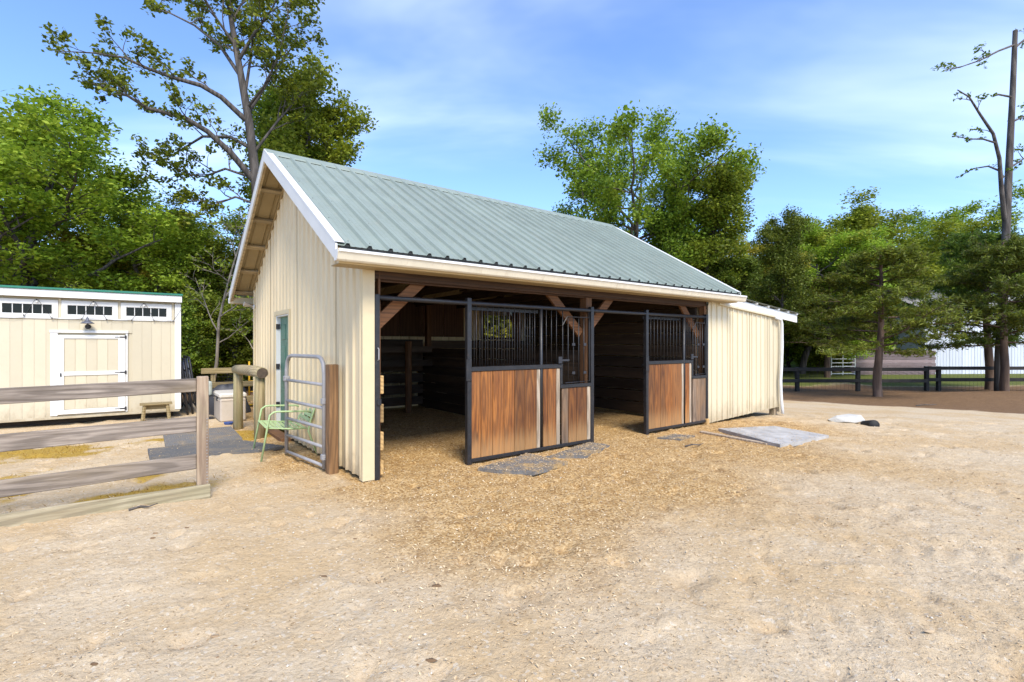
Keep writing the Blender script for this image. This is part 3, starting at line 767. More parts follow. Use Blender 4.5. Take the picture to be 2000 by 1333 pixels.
# --- stall fronts
def pipe(name, p0, p1, r, parent, n=10): return MB().tube([p0, p1], r, n).build(name, M['black'], parent, True)
jamb = MB().box(.121, .176, -.03, .03, -.05, 2.12, .004).build('door_jamb', M['black'], barn)
MB().tube([(.150, -.034, 1.37), (.150, -.062, 1.38), (.150, -.062, 1.50), (.150, -.034, 1.51)], .007, 6).build('door_catch', M['galv'], jamb)
MB().box(.14, .19, -.045, .02, .86, .93, .004).build('strike_box', M['black'], jamb)
top_rail = MB().tube([(.16, 0, 2.085), (1.39, 0, 2.082), (3.66, 0, 2.08), (5.03, 0, 2.08), (6.90, 0, 2.085)], .03, 10).build('stall_top_rail', M['black'], barn, True)

def plk(s0, s1, zt, mt, fr):
    c = (s0+s1)/2; dy = .003*random.random(); o = MB().box(s0-c+.003, s1-c-.003, -.018-dy, .018, 0, zt-.074, .005).build('plank', M[mt], fr); o.location = (c, 0, .074)
def stall(p_open, p_mid, p_feed, p_end, boards1, boards2, low, notch_s):
    """panel p_open..p_mid, feed panel p_mid..p_end with a notch from notch_s"""
    f = MB()
    f.box(p_open-.035, p_open+.03, -.035, .035, -.03, 2.15, .006)
    fr = f.build('stall_front', M['black'], barn)
    MB().tube([(p_mid, 0, .04), (p_mid, 0, 2.10)], .026, 10).build('upright', M['black'], fr, True)
    MB().box(p_end-.035, p_end+.03, -.035, .035, -.03, 2.14, .006).build('upright', M['black'], fr)
    a = 1.20
    MB().box(p_open+.03, notch_s, -.032, .032, a, a+.06, .005).build('sill_rail', M['black'], fr)
    MB().box(notch_s-.045, notch_s, -.031, .031, .955, a-.001, .005).build('notch_upright', M['black'], fr)
    MB().box(notch_s-.045, p_end-.035, -.032, .032, .90, .954, .005).build('sill_rail', M['black'], fr)
    MB().box(p_open+.03, p_end-.035, -.030, .030, .03, .075, .005).build('bottom_rail', M['black'], fr)
    for s0, s1, mt in boards1: plk(s0, s1, a, mt, fr)
    for s0, s1, mt in boards2:
        zt = a if s1 <= notch_s+.01 else .90
        plk(s0, s1, zt, mt, fr)
    n = int(round((p_mid-p_open-.06)/.093))
    for i in range(1, n): 
        s = p_open+.03+(p_mid-p_open-.06)*i/n; pipe('grille_bar', (s, 0, a+.055), (s, 0, 2.065), .0065, fr, 6)
    # slid-open door parked behind the panel: frame and bars
    for i in range(n):
        s = p_open+.06+(p_mid-p_open-.05)*i/n; pipe('door_bar', (s, .10, .95), (s, .10, 2.03), .0045, fr, 6)
    MB().box(p_open+.02, p_mid+.02, .085, .115, 1.15, 1.2, .004).box(p_open+.02, p_mid+.02, .085, .115, 2.0, 2.05, .004).build('sliding_door_frame', M['black'], fr)
    for i in range(1, 4):
        s = p_mid+(notch_s-p_mid)*i/4; pipe('grille_bar', (s, 0, a+.055), (s, 0, 2.065), .0065, fr, 6)
    for i in range(0, 6):
        s = notch_s+.02+(p_end-.06-notch_s-.02)*i/5; pipe('grille_bar', (s, -.006, .95), (s, -.006, 2.065 if i in (0, 5) else 1.96), .008, fr, 6)
    # feed door: hoop, plates, latch
    MB().tube([(notch_s+.0, -.02, 1.83), (notch_s+.10, -.02, 1.965), (p_end-.07, -.02, 1.965), (p_end-.06, -.02, 1.90), (p_end-.06, -.02, .985), (notch_s+.06, -.02, .975)], .009, 6).build('feed_door_hoop', M['black'], fr)
    for ss in (.36, .74):
        for zz in (1.55, 1.12):
            s = notch_s+(p_end-notch_s)*ss; MB().box(s-.03, s+.03, -.03, -.014, zz-.022, zz+.022, .003).build('hinge_plate', M['iron'], fr)
    MB().box(notch_s-.10, notch_s+.12, -.05, -.03, 1.30, 1.33, .003).box(notch_s-.10, notch_s-.03, -.055, -.03, 1.27, 1.37, .003).build('latch', M['iron'], fr)
    MB().box(p_open-.06, p_open+.02, -.05, -.036, 1.08, 1.36, .005).build('latch_plate', M['black'], fr)
    return fr
stall(1.385, 2.62, 2.62, 3.66,
      [(1.415, 1.567, 'plank'), (1.567, 1.756, 'plank'), (1.756, 1.943, 'plank'), (1.943, 2.123, 'plank'), (2.123, 2.31, 'plank'), (2.31, 2.525, 'plank'), (2.525, 2.592, 'plank_pale')],
      [(2.648, 2.74, 'plank'), (2.74, 2.905, 'plank'), (2.905, 2.975, 'plank_pale'), (3.02, 3.15, 'plank_grey'), (3.15, 3.32, 'plank'), (3.32, 3.55, 'plank'), (3.55, 3.625, 'plank_pale')], 0, 3.02)
stall(5.03, 6.15, 6.15, 6.90,
      [(5.06, 5.26, 'plank'), (5.26, 5.42, 'plank'), (5.42, 5.56, 'plank'), (5.56, 5.75, 'plank'), (5.75, 6.06, 'plank'), (6.06, 6.122, 'plank_pale')],
      [(6.178, 6.31, 'plank'), (6.31, 6.375, 'plank_pale'), (6.42, 6.53, 'plank_grey'), (6.53, 6.69, 'plank_grey'), (6.69, 6.865, 'plank_grey')], 0, 6.42)
MB().box(6.84, 6.93, -.06, .06, -.12, .10, .01).build('post_foot', M['kick'], barn)

# --- man door in the gable
dr = MB().box(.055, .095, DT0+.03, DT1-.03, .06, DZ-.03, .004).build('door', M['door'], barn)
for t0, t1 in ((DT0+.14, DT0+.40), (DT0+.50, DT0+.76)):
    for z0, z1 in ((.22, .78), (.92, 1.52), (1.64, 1.90)):
        MB().box(.045, .056, t0, t1, z0, z1, .008).build('door_panel', M['door'], dr)
MB().tube([(.05, DT0+.10, 1.0), (-.01, DT0+.10, 1.0)], .012, 8).lathe([(.012, -.045), (.03, -.03), (.03, -.012), (.012, 0)], (0, DT0+.10, 1.0), 10, 'X').build('door_knob', M['galv'], dr)
MB().box(-.012, .10, DT0, DT0+.03, .05, DZ, .003).box(-.012, .10, DT1-.03, DT1, .05, DZ, .003).box(-.012, .10, DT0+.031, DT1-.031, DZ-.03, DZ, .003).build('door_frame', M['white'], barn)
MB().box(-.030, -.012, DT0-.07, DT0+.005, .05, DZ+.07, .003).box(-.030, -.012, DT1-.005, DT1+.07, .05, DZ+.07, .003).box(-.030, -.012, DT0+.006, DT1-.006, DZ-.005, DZ+.07, .003).build('door_trim', M['trim_cream'], barn)
for z in (.45, 1.12, 1.82): MB().box(-.02, .04, DT1-.052, DT1-.03, z, z+.09, .002).build('hinge', M['iron'], dr)
MB().box(-.16, .02, DT0-.1, DT1+.1, -.05, .05, .006).build('door_step', M['timber'], barn)
# --- twin floodlight at the rear corner
fl = MB().lathe([(.05, 0), (.055, .012), (.03, .03)], (0, 0, 0), 12, 'X').build('floodlight', M['white'], barn)
fl.location = (-.01, WB-.05, 2.33); fl.rotation_euler = (0, math.pi, 0)
for a, mt in ((.55, 'bulb'), (-.25, 'cooler')):
    hd = MB().lathe([(.012, 0), (.018, .06), (.03, .09), (.055, .17), (.05, .175)], (0, 0, 0), 12, 'X').build('lamp_head', M[mt], fl)
    hd.location = (.03, 0, -.01); hd.rotation_euler = (0, .25, a+.2)

# --- lean-to on the right end
L0, L1 = 6.985, 9.97
def ltop(s): return 2.372-(s-6.957)*.0745
s = L0; k = 0
while s < L1-.01:
    s1 = min(s+.80, L1)
    if k: MB().box(s-.003, s+.003, -.014, -.002, .1, ltop(s)).build('seam_lip', M['soffit'], barn)
    sheet('lean_to_panel', ribs(s, s1, .2, L0+.10, .024, .036, .022, False), lambda x: .0+(x-L0)*.033, lambda x: ltop(x)+.05, lambda x, d, z: (x, -.004-d-.001*(k % 2), z), M['siding_light'], barn)
    s = s1; k += 1
MB().box(L0-.03, L0+.012, -.018, .0, .0, 2.33, .003).build('lean_to_trim', M['siding_light'], barn)
MB().box(L1-.015, L1+.045, -.02, .05, -.02, ltop(L1)+.03, .003).build('lean_to_trim', M['siding_light'], barn)
for t in (0.03, 3.0, 5.8): MB().box(L1-.16, L1-.02, t, t+.12, -.25, ltop(L1)-.02, .006).build('lean_to_post', M['fpost'], barn)
sheet('lean_to_side_panel', ribs(0.06, 5.9, .2286, .1, .012, .032, .012, False), lambda x: .12, lambda x: ltop(L1), lambda x, d, z: (L1+.05+d, x, z), M['siding_light'], barn)
LE = 10.80
def lrt(s): return 2.52-(s-7.95)*.0805
mb = MB()
a = [(7.35, -.055, ltop(7.35)+.02), (7.35, -.055, lrt(7.35)-.035), (LE, -.055, lrt(LE)-.035), (LE, -.055, lrt(LE)-.205)]
b_ = [(p[0], -.022, p[2]) for p in a]
mb.add(a+b_, [(3, 2, 1, 0), (4, 5, 6, 7), (0, 1, 5, 4), (1, 2, 6, 5), (2, 3, 7, 6), (3, 0, 4, 7)]); mb.build('lean_to_rafter', M['white_dirty'], barn)
MB().beam((7.3, -.04, ltop(7.3)+.02), (L1+.06, -.04, ltop(L1+.06)+.02), .05, .045).build('lean_to_trim', M['siding_light'], barn)
for i, s in enumerate((8.25, 8.78, 9.3, 9.8, 10.28, 10.74)):
    MB().beam((s, -.09, lrt(s)-.012), (s, 5.95, lrt(s)-.012), .075, .04, .003).build('lean_to_purlin', M['white_dirty'], barn)
s = -.12
while s < 5.9:
    s1 = min(s+.9144, 6.0)
    sheet('lean_to_roof_panel', ribs(s, s1, .2286, -.05, .02), lambda x: LE+.10, lambda x: 7.72, lambda x, d, q: (q, x, lrt(q)+.012+d), M['roof'], barn); s = s1
# crooked downspout
DPX = 9.93
dpts = [(DPX-.32, -.10, 2.16), (DPX-.08, -.10, 2.13), (DPX-.03, -.10, 2.02), (DPX-.02, -.10, 1.5), (DPX-.05, -.10, 1.05), (DPX-.09, -.10, .72), (DPX-.07, -.10, .40), (DPX-.03, -.10, .15), (DPX-.05, -.13, -.05)]
MB().tube(dpts, .035, 8).build('downspout', M['white_dirty'], barn, True)

# ================================================================== storage shed
SO = (-7.1555, 10.7476); SA = R(36.5)
shed = empty('storage_shed', (SO[0], SO[1], 0), SA)
tag(shed, 'cream wooden storage shed with white trim, transom windows and green roof edge', 'shed')
SW = 4.3; SD = 2.5; SB = .16
x = 0.0; 
def sboard(x0, x1, z0, z1): MB().box(-x1+.0008, -x0-.0008, 0, .016, z0, z1, .0018).build('siding_board', M['shed'], shed)
D0, D1 = .916, 1.958
while x < SW:
    x1 = min(x+.163, SW)
    if x1 <= D0+.02 or x >= D1-.02: sboard(x, x1, SB, 2.05)
    else: sboard(x, x1, 1.78, 2.05)
    x = x1
MB().box(-SW, 0, .017, .05, SB-.02, 2.62, .002).build('backing_wall', M['shed'], shed)
MB().box(-SW, 0, SD-.04, SD, SB, 2.4, .002).box(-.04, 0, .051, SD-.041, SB, 2.36, .002).box(-SW, -SW+.04, .051, SD-.041, SB, 2.36, .002).build('wall', M['shed'], shed)
MB().box(-SW, .0, -.012, .06, SB-.045, SB+.0, .004).build('floor_skirt', M['shed'], shed)
for yy in (.3, 1.2, 2.1): MB().box(-SW+.1, -.1, yy, yy+.12, -.05, SB-.046, .004).build('skid', M['inner'], shed)
MB().box(-.088, .006, -.026, -.001, SB, 2.43, .004).box(.006, .022, -.026, .08, SB, 2.43, .004).build('corner_trim', M['white'], shed)
MB().box(-SW-.1, .035, -.12, -.09, 2.445, 2.585, .004).build('eave_fascia', M['white'], shed)
MB().box(-SW-.1, .035, -.088, .0, 2.452, 2.468, .002).build('soffit', M['lookout'], shed)
MB().box(-SW-.12, .05, -.145, -.10, 2.588, 2.628, .004).build('roof_edge', M['greenroof'], shed)
v0 = [(-SW-.12, -.10, 2.628), (.05, -.10, 2.628), (.05, SD+.15, 2.30), (-SW-.12, SD+.15, 2.30), (-SW-.12, -.10, 2.60), (.05, -.10, 2.60), (.05, SD+.15, 2.27), (-SW-.12, SD+.15, 2.27)]
mesh_obj('roof', v0, [(0, 1, 2, 3), (7, 6, 5, 4), (0, 4, 5, 1), (1, 5, 6, 2), (2, 6, 7, 3), (3, 7, 4, 0)], M['greenroof'], shed)
MB().box(-SW, -.09, -.02, -.001, 2.04, 2.065, .003).build('ledge_trim', M['white'], shed)
for wc in (.572, 1.472, 2.372, 3.272):
    fr = MB()
    x0, x1 = -wc-.428, -wc+.428
    fr.box(x0, x1, -.024, .012, 2.066, 2.135, .003).box(x0, x1, -.024, .012, 2.31, 2.40, .003).box(x0, x0+.09, -.024, .012, 2.1352, 2.3098, .003).box(x1-.09, x1, -.024, .012, 2.1352, 2.3098, .003)
    w = fr.build('transom_window', M['white'], shed)
    n = 5; pw = (x1-x0-.18)/n
    for i in range(n): MB().box(x0+.09+i*pw+.007, x0+.09+(i+1)*pw-.007, -.004, .004, 2.136, 2.309).build('pane', M['glass'], w)
    for i in range(1, n): MB().box(x0+.09+i*pw-.0065, x0+.09+i*pw+.0065, -.014, .006, 2.1355, 2.3095, .002).build('muntin', M['white'], w)
    MB().box(-wc+.43, -wc+.47, -.012, .012, 2.066, 2.44, .002).build('stud_strip', M['shed'], shed)
# door
dd = MB().box(-D1+.012, -D0-.008, -.006, .015, .20, 1.735, .002).build('door', M['shed'], shed)
dl, dR = -D1+.012, -D0-.008
nb = 5
for i in range(nb):
    a = dl+.085+(dR-dl-.20)*i/nb; b_ = dl+.085+(dR-dl-.20)*(i+1)/nb
    MB().box(a+.003, b_-.003, -.013, -.0065, .29, 1.66, .003).build('door_board', M['shed'], dd)
MB().box(dl, dl+.085, -.03, -.0065, .20, 1.735, .004).build('stile', M['white'], dd)
MB().box(dR-.115, dR, -.03, -.0065, .20, 1.735, .004).build('stile', M['white'], dd)
for z0, z1 in ((.20, .285), (.945, 1.02), (1.665, 1.735)): MB().box(dl+.0855, dR-.1155, -.029, -.0065, z0, z1, .004).build('door_rail', M['white'], dd)
for z in (.25, .985, 1.70):
    MB().box(dR-.09, dR-.012, -.036, -.031, z-.013, z+.013, .002).box(dR-.012, dR+.02, -.036, -.031, z-.035, z+.035, .002).box(dR-.17, dR-.09, -.035, -.031, z-.006, z+.006, .001).build('hinge', M['iron'], dd)
MB().box(dl+.03, dl+.05, -.05, -.031, .93, 1.0, .004).build('handle', M['iron'], dd)
MB().box(-D1-.10, -D1+.008, -.02, -.001, .18, 1.775, .004).box(-D0-.004, -D0+.03, -.02, -.001, .18, 1.775, .004).box(-D1-.11, -D0+.04, -.034, -.001, 1.776, 1.825, .004).build('door_trim', M['white'], shed)
# gooseneck wall lamp
lm = MB().lathe([(.045, 0), (.05, -.012), (.035, -.03)], (-1.508, 0, 1.905), 14, 'Y').build('wall_lamp', M['iron'], shed)
MB().tube([(-1.508, -.03, 1.905), (-1.508, -.10, 1.92), (-1.508, -.14, 1.97), (-1.508, -.14, 2.04)], .012, 8).build('lamp_arm', M['iron'], lm, True)
MB().lathe([(.108, 1.958), (.105, 1.968), (.06, 2.0), (.028, 2.022), (.022, 2.05), (.01, 2.085), (.003, 2.10)], (-1.508, -.14, 0), 20).build('lamp_shade', M['lampgrey'], lm, True)
# string lights
sl = empty('string_lights', (SO[0], SO[1], 0), SA); tag(sl, 'black string of clear bulbs zigzagging under the shed eave', 'string lights')
hk = [(-.62, 2.40), (-1.42, 2.40), (-2.24, 2.40), (-3.05, 2.40)]
cl = [(-.12, 2.05), (-.45, 2.05), (-.82, 2.05), (-1.22, 2.05), (-1.60, 2.05), (-2.03, 2.05), (-2.42, 2.1), (-2.85, 2.05), (-3.25, 2.05)]
pts = [(.02, -.05, 2.30), (-.12, -.035, 2.05)]
for i in range(4):
    pts += [(cl[2*i+1][0]+.16, -.036, 2.035), (cl[2*i+1][0], -.036, 2.05), (hk[i][0]+.09, -.05, 2.26), (hk[i][0]+.02, -.07, 2.395), (hk[i][0]-.02, -.07, 2.395), (hk[i][0]-.09, -.05, 2.26), (cl[2*i+2][0], -.036, 2.05), (cl[2*i+2][0]-.15, -.036, 2.035)]
MB().tube(pts, .0032, 5).build('wire', M['iron'], sl)
for x, z in hk: 
    MB().lathe([(.011, 2.405), (.011, 2.375)], (x, -.07, 0), 8).build('socket', M['iron'], sl)
    MB().lathe([(.006, 2.376), (.015, 2.362), (.017, 2.348), (.010, 2.334), (.002, 2.330)], (x, -.07, 0), 10).build('bulb', M['bulb'], sl, True)
for x, z in cl: MB().lathe([(.008, z+.010), (.012, z), (.008, z-.014)], (x, -.04, 0), 8).build('socket', M['iron'], sl)

# small bench by the shed
def shed_pt(x, y): return (SO[0]+x*math.cos(SA)-y*math.sin(SA), SO[1]+x*math.sin(SA)+y*math.cos(SA))
bx, by = shed_pt(-.42, -.34)
bn = empty('bench', (bx, by, G(bx, by)), SA); tag(bn, 'small rough wooden bench standing beside the shed corner', 'bench')
MB().box(-.27, .27, -.13, .13, .335, .37, .006).build('seat', M['benchw'], bn)
MB().box(-.20, .20, -.01, .012, .24, .3345, .003).build('apron', M['benchw'], bn)
for sx in (-1, 1):
    for sy in (-1, 1): MB().beam((sx*.19, sy*.08, .334), (sx*.225, sy*.11, -.01), .045, .05, .004).build('leg', M['benchw'], bn)
# dark tube panels leaning at the shed's side
for i in range(3):
    px, py = shed_pt(.16+.10*i, .22+.10*i)
    cp = empty('corral_panel', (px, py, G(px, py)), SA+R(90)); tag(cp, 'dark steel tube panel leaning at the shed side, %s of three' % ('nearest the wall', 'middle', 'outermost')[i], 'panel', 'corral panels by the shed')
    le = .12+.02*i; L_, h = 1.9, 1.18+.04*i
    fpts = [(0, -0.0, 0), (0, le*.5, h*.5), (0.0, le*.93, h-.10), (.1, le, h), (L_-.1, le, h), (L_, le*.93, h-.1), (L_, le*.5, h*.5), (L_, 0, 0)]
    MB().tube(fpts, .022, 8).build('frame', M['iron'], cp, True)
    for q in (.12, .34, .56, .78): MB().tube([(0, le*q, h*q), (L_, le*q, h*q)], .017, 8).build('bar', M['iron'], cp, True)
    MB().tube([(L_*.5, 0.0, .12*h), (L_*.5, le, h)], .017, 8).build('bar', M['galv'], cp, True)

# ================================================================== board fence in the foreground
FO = (-3.07, 5.06); FA = R(34.2)
fn = empty('board_fence', (FO[0], FO[1], 0), FA); tag(fn, 'weathered grey three board fence with kickboard at the left edge', 'fence')
def fpost(x): MB().box(x-.052, x+.052, .035, .135, -.3, 1.225, .006).build('post', M['fpost'], fn)
fpost(-.054); fpost(-2.5)
for (zr, hr, zl, hl) in ((1.14, .135, 1.108, .14), (.745, .155, .707, .148), (.365, .148, .316, .148)):
    dz = (zl-zr)/1.41; zr2 = zr; ze = zr+dz*2.45
    mb = MB(); x0, x1 = -.107, -2.56
    a = [(x0, .055, zr2-hr/2), (x0, .055, zr2+hr/2), (x1, .055, ze+hl/2), (x1, .055, ze-hl/2)]
    b_ = [(p[0], .093, p[2]) for p in a]
    mb.add(a+b_, [(0, 1, 2, 3), (7, 6, 5, 4), (0, 4, 5, 1), (1, 5, 6, 2), (2, 6, 7, 3), (3, 7, 4, 0)])
    o = mb.build('rail', M['fence'], fn); o.data.transform(Matrix.Translation((1.3, -.07, -zr2))); o.location = (-1.3, .07, zr2)
    bm_ = o.modifiers.new('bev', 'BEVEL'); bm_.width = .006; bm_.segments = 1
MB().beam((-2.6, .012, .03), (.012, .012, .058), .04, .15, .006).build('kickboard', M['kickboard'], fn)
mb = MB()
for i in range(22): mb.box(-.02-.004*random.random(), -.012, .028, .0345, .12+.032*i, .126+.032*i)
mb.build('staples', M['galv'], fn)

# gate post and galvanised gate
px, py = -2.17, 6.02
gp = MB().box(-.058, .058, -.058, .058, -.3, 1.31, .008).build('gate_post', M['gpost']); gp.location = (px, py, 0); gp.rotation_euler = (0, 0, A0+.1)
tag(gp, 'square brown timber gate post standing before the gable wall', 'post')
ga = Vector((-2.285, 6.075, 0)); gb = Vector((-3.13, 6.93, 0)); gd = gb-ga; gl = gd.length
gt = empty('tube_gate', (ga.x, ga.y, G(ga.x, ga.y)+.04), math.atan2(gd.y, gd.x)); tag(gt, 'galvanised steel tube gate swung open beside the gable wall', 'gate')
h = 1.36
MB().tube([(0, 0, 0), (0, 0, h-.2), (.03, 0, h-.08), (.09, 0, h-.02), (.18, 0, h), (gl-.18, 0, h), (gl-.09, 0, h-.02), (gl-.03, 0, h-.08), (gl, 0, h-.2), (gl, 0, 0)], .026, 10).build('frame', M['galv'], gt, True)
for z in (.03, .26, .49, .735, 1.02): MB().tube([(0.01, 0, z), (gl-.01, 0, z)], .021, 10).build('bar', M['galv'], gt, True)
for x, z in ((0, .82), (0, .14), (gl, 1.04)):
    MB().box(x-.035, x+.035, -.035, .035, z-.035, z+.035, .006).tube([(x, 0, z), (x-.12 if x == 0 else x+.08, 0, z+.01)], .009, 6).build('clamp', M['galv'], gt)

# green slatted metal chair
cx, cy = -3.25, 7.14
ch = empty('garden_chair', (cx, cy, G(cx, cy)), A0+math.pi+R(-4)); tag(ch, 'pale green slatted metal garden chair in front of the gable', 'chair')
# local: +x faces forward, y = width
hw, sf, sb, sh = .40, .27, -.24, .43
for y in (-hw, hw):
    MB().tube([(sf+.09, y*1.08, 0), (sf-.02, y, .62), (sf-.07, y, .655), (sf-.12, y, .66), (sb+.02, y, .64), (sb-.03, y*.97, .62)], .0135, 8).build('front_leg_and_arm', M['chair'], ch, True)
    MB().tube([(sb-.12, y*1.02, 0), (sb+.0, y*.96, .36), (sb-.03, y*.95, .50), (sb-.15, y*.93, .88)], .0135, 8).build('rear_leg', M['chair'], ch, True)
    MB().tube([(sf-.0, y*.97, sh+.015), (0, y*.96, sh-.015), (sb+.01, y*.94, sh-.03)], .011, 6).build('seat_rail', M['chair'], ch, True)
for i in range(8):
    x = sf+.01-i*.068; z = sh+.018-.055*math.sin(min(1, i/7)*math.pi*.6)
    MB().box(x-.024, x+.024, -hw*.97, hw*.97, z, z+.006, .002).build('seat_slat', M['chair'], ch)
for i in range(7):
    z = .50+i*.062; x = sb-.03-(z-.5)*.32
    Mx = Matrix.Translation((x, 0, z)) @ Matrix.Rotation(-.3, 4, 'Y')
    MB().box(-.003, .003, -hw*.94, hw*.94, -.024, .024, .002, Mx).build('back_slat', M['chair'], ch)
for y in (-.12, .12):
    Mx = Matrix.Translation((sb-.09, y, .69)) @ Matrix.Rotation(-.3, 4, 'Y')
    MB().box(-.009, -.0035, -.03, .03, -.22, .22, .002, Mx).build('back_strap', M['chair'], ch)
MB().tube([(sb-.155, -hw*.93, .885), (sb-.165, 0, .91), (sb-.155, hw*.93, .885)], .0135, 8).build('top_rail', M['chair'], ch, True)

# log hitching rail
hr = empty('hitching_rail', (-4.16, 8.23, 0), math.atan2(.94, -.87)); tag(hr, 'round log hitching rail on two posts beside the gable wall', 'hitching rail')
HL = 1.28
for x in (0.0, HL): MB().tube([(x, 0, -.3), (x+.008, 0, .5), (x, 0, 1.03)], [.085, .082, .078], 14).build('post', M['log'], hr, True)
rl = MB().tube([(-.13, 0, 1.085), (.3, 0, 1.10), (.9, 0, 1.10), (HL+.12, 0, 1.085)], [.092, .095, .09, .086], 16).build('rail', M['log_x'], hr, True)
for x, rr in ((-.132, .083), (HL+.122, .078)): MB().tube([(x-.003, 0, 1.085), (x+.003, 0, 1.085)], rr, 16).build('end_grain', M['logend'], rl)

# rubber mats
MATS = []
def mat_poly(name, pts, th, mat, label, group=None, ribs_=0, jag=0.0):
    P = []; n = len(pts)
    for i in range(n):
        a, b_ = np.array(pts[i]), np.array(pts[(i+1) % n]); L = np.hypot(*(b_-a)); k = max(2, int(L/.06))
        for j in range(k):
            p = a+(b_-a)*j/k
            if jag and j: p = p+(np.array([fbm(p[0]*4+i, p[1]*4, 3), fbm(p[0]*4, p[1]*4+9+i, 3)])-.45)*jag*2
            P.append(p)
    c = sum(P)/len(P); z = max(G(*p) for p in P[::3]+[c])+.002
    c0 = (c[0], c[1], z)
    vs = [(p[0]-c[0], p[1]-c[1], -.03) for p in P]+[(p[0]-c[0], p[1]-c[1], th) for p in P]+[(0, 0, th+.002)]; m = len(P)
    fs = [(i, (i+1) % m, m+(i+1) % m, m+i) for i in range(m)]+[(m+i, m+(i+1) % m, 2*m) for i in range(m)]
    o = mesh_obj(name, vs, fs, mat); o.location = c0; tag(o, label, 'mat', group); MATS.append(([tuple(p) for p in P], z+th)); return o
rm = mat_poly('rubber_mat', [(-5.98, 8.55), (-5.18, 9.20), (-4.35, 8.05), (-5.15, 7.42)], .016, M['rubber'], 'ribbed grey rubber mat beside the hitching rail')
for i in range(34):
    f = (i+.5)/34; a = np.array((-5.98, 8.55))*(1-f)+np.array((-5.18, 9.20))*f; b_ = np.array((-5.15, 7.42))*(1-f)+np.array((-4.35, 8.05))*f
    MB().beam((a[0]+.02-rm.location.x, a[1]-.02-rm.location.y, .019), (b_[0]-.02-rm.location.x, b_[1]+.02-rm.location.y, .019), .013, .008, 0).build('rib', M['rubber'], rm)
mat_poly('rubber_mat', [(-5.33, 7.30), (-4.35, 7.98), (-3.42, 7.50), (-3.62, 7.15), (-4.88, 6.72)], .014, M['rubber_dark'], 'smooth dark rubber mat between the board fence and the green chair')
mat_poly('stall_mat', [(-.42, 6.12), (.25, 5.92), (.72, 6.45), (.20, 6.95)], .010, M['stallmat'], 'grey stall mat half buried in shavings before the first stall panel', None, 0, .07)
mat_poly('stall_mat', [(.45, 6.78), (.98, 6.78), (1.48, 7.55), (1.20, 7.78)], .010, M['stallmat'], 'grey stall mat half buried in shavings before the feed opening', None, 0, .07)
mat_poly('stall_mat', [(2.40, 8.25), (2.72, 8.05), (3.10, 8.45), (2.80, 8.62)], .008, M['stallmat'], 'small grey mat corner showing before the second stall', None, 0, .05)
mat_poly('pad', [(3.70, 8.95), (4.03, 7.50), (5.25, 8.27), (4.85, 9.22)], .035, M['slab'], 'pale grey flat pad lying before the lean-to wall', None, 0, .02)
pl = MB().beam((3.35, 8.85, .0), (3.98, 7.75, .0), .09, .03, .004).build('loose_board', M['plank_pale']); pl.location.z = G(3.7, 8.3)+.012; tag(pl, 'weathered loose board along the edge of the pale pad', 'board')

# shavings kicked on to the mats, thicker towards their edges
def inside(px, py, poly):
    c = np.zeros(px.shape, bool); n = len(poly)
    for i in range(n):
        (x0, y0), (x1, y1) = poly[i], poly[(i+1) % n]
        c ^= ((y0 > py) != (y1 > py)) & (px < (x1-x0)*(py-y0)/(y1-y0+1e-12)+x0)
    return c
VV = []
for k_, (pl_, zt_) in enumerate(MATS):
    a = np.array(pl_); n = (500, 500, 2600, 2600, 900, 1300)[k_]
    x = rng.uniform(a[:, 0].min(), a[:, 0].max(), n); y = rng.uniform(a[:, 1].min(), a[:, 1].max(), n)
    dmin = np.min(np.hypot(x[:, None]-a[None, :, 0], y[:, None]-a[None, :, 1]), 1)
    ok = inside(x, y, pl_) & (rng.random(n) < np.exp(-dmin/.13)+.15); x, y = x[ok], y[ok]; n = len(x)
    u, v = rot_frames(n, .3); l = .013*(.5+rng.random(n))[:, None]; w = .005*(.5+rng.random(n))[:, None]
    P = np.stack([x, y, np.full(n, zt_+.005)], 1); up = np.array([0, 0, 1.0])
    VV.append(np.stack([P-u*l, P-v*w+up*w*.5, P+u*l, P+v*w+up*w*.4], 1).reshape(-1, 3))
VV = np.concatenate(VV); FF = np.arange(len(VV)).reshape(-1, 4); FF = np.concatenate([FF[:, [0, 1, 2]], FF[:, [0, 2, 3]]])
tag(fast_mesh('mat_shavings', VV, FF, M['chips']), 'wood shavings strewn over the rubber mats and pale pad', 'wood shavings', kind='stuff')

# cream storage box and clutter behind the hitching rail
sx_, sy_ = -5.80, 9.92
bxo = empty('storage_box', (sx_, sy_, G(sx_, sy_)), A0); tag(bxo, 'cream plastic storage box with pale lid behind the hitching rail', 'box')
MB().box(0, .46, 0, .90, .0, .47, .025).build('body', M['cooler'], bxo)
MB().box(-.015, .475, -.015, .915, .472, .575, .03).build('lid', M['cooler_lid'], bxo)
MB().box(.02, .44, -.008, .0, .42, .44, .003).box(-.008, 0, .02, .88, .42, .44, .003).build('rim', M['cooler'], bxo)
MB().box(-.02, -.001, .34, .44, .40, .50, .004).build('latch', M['iron'], bxo)
bp = MB(); 
for q in range(3): bp.tube([(.06*math.cos(t)*(1+.15*q), .06*math.sin(t)*(1+.15*q), .015+.018*q) for t in np.linspace(0, 6.28, 14)], .01, 6, False)
o = bp.build('rope_coil', M['blue'], None, True); o.location = (-5.52, 9.72, G(-5.52, 9.72)); tag(o, 'small blue rope coil at the foot of the cream storage box', 'rope')
tv = []; tf = []
nu, nv = 20, 10
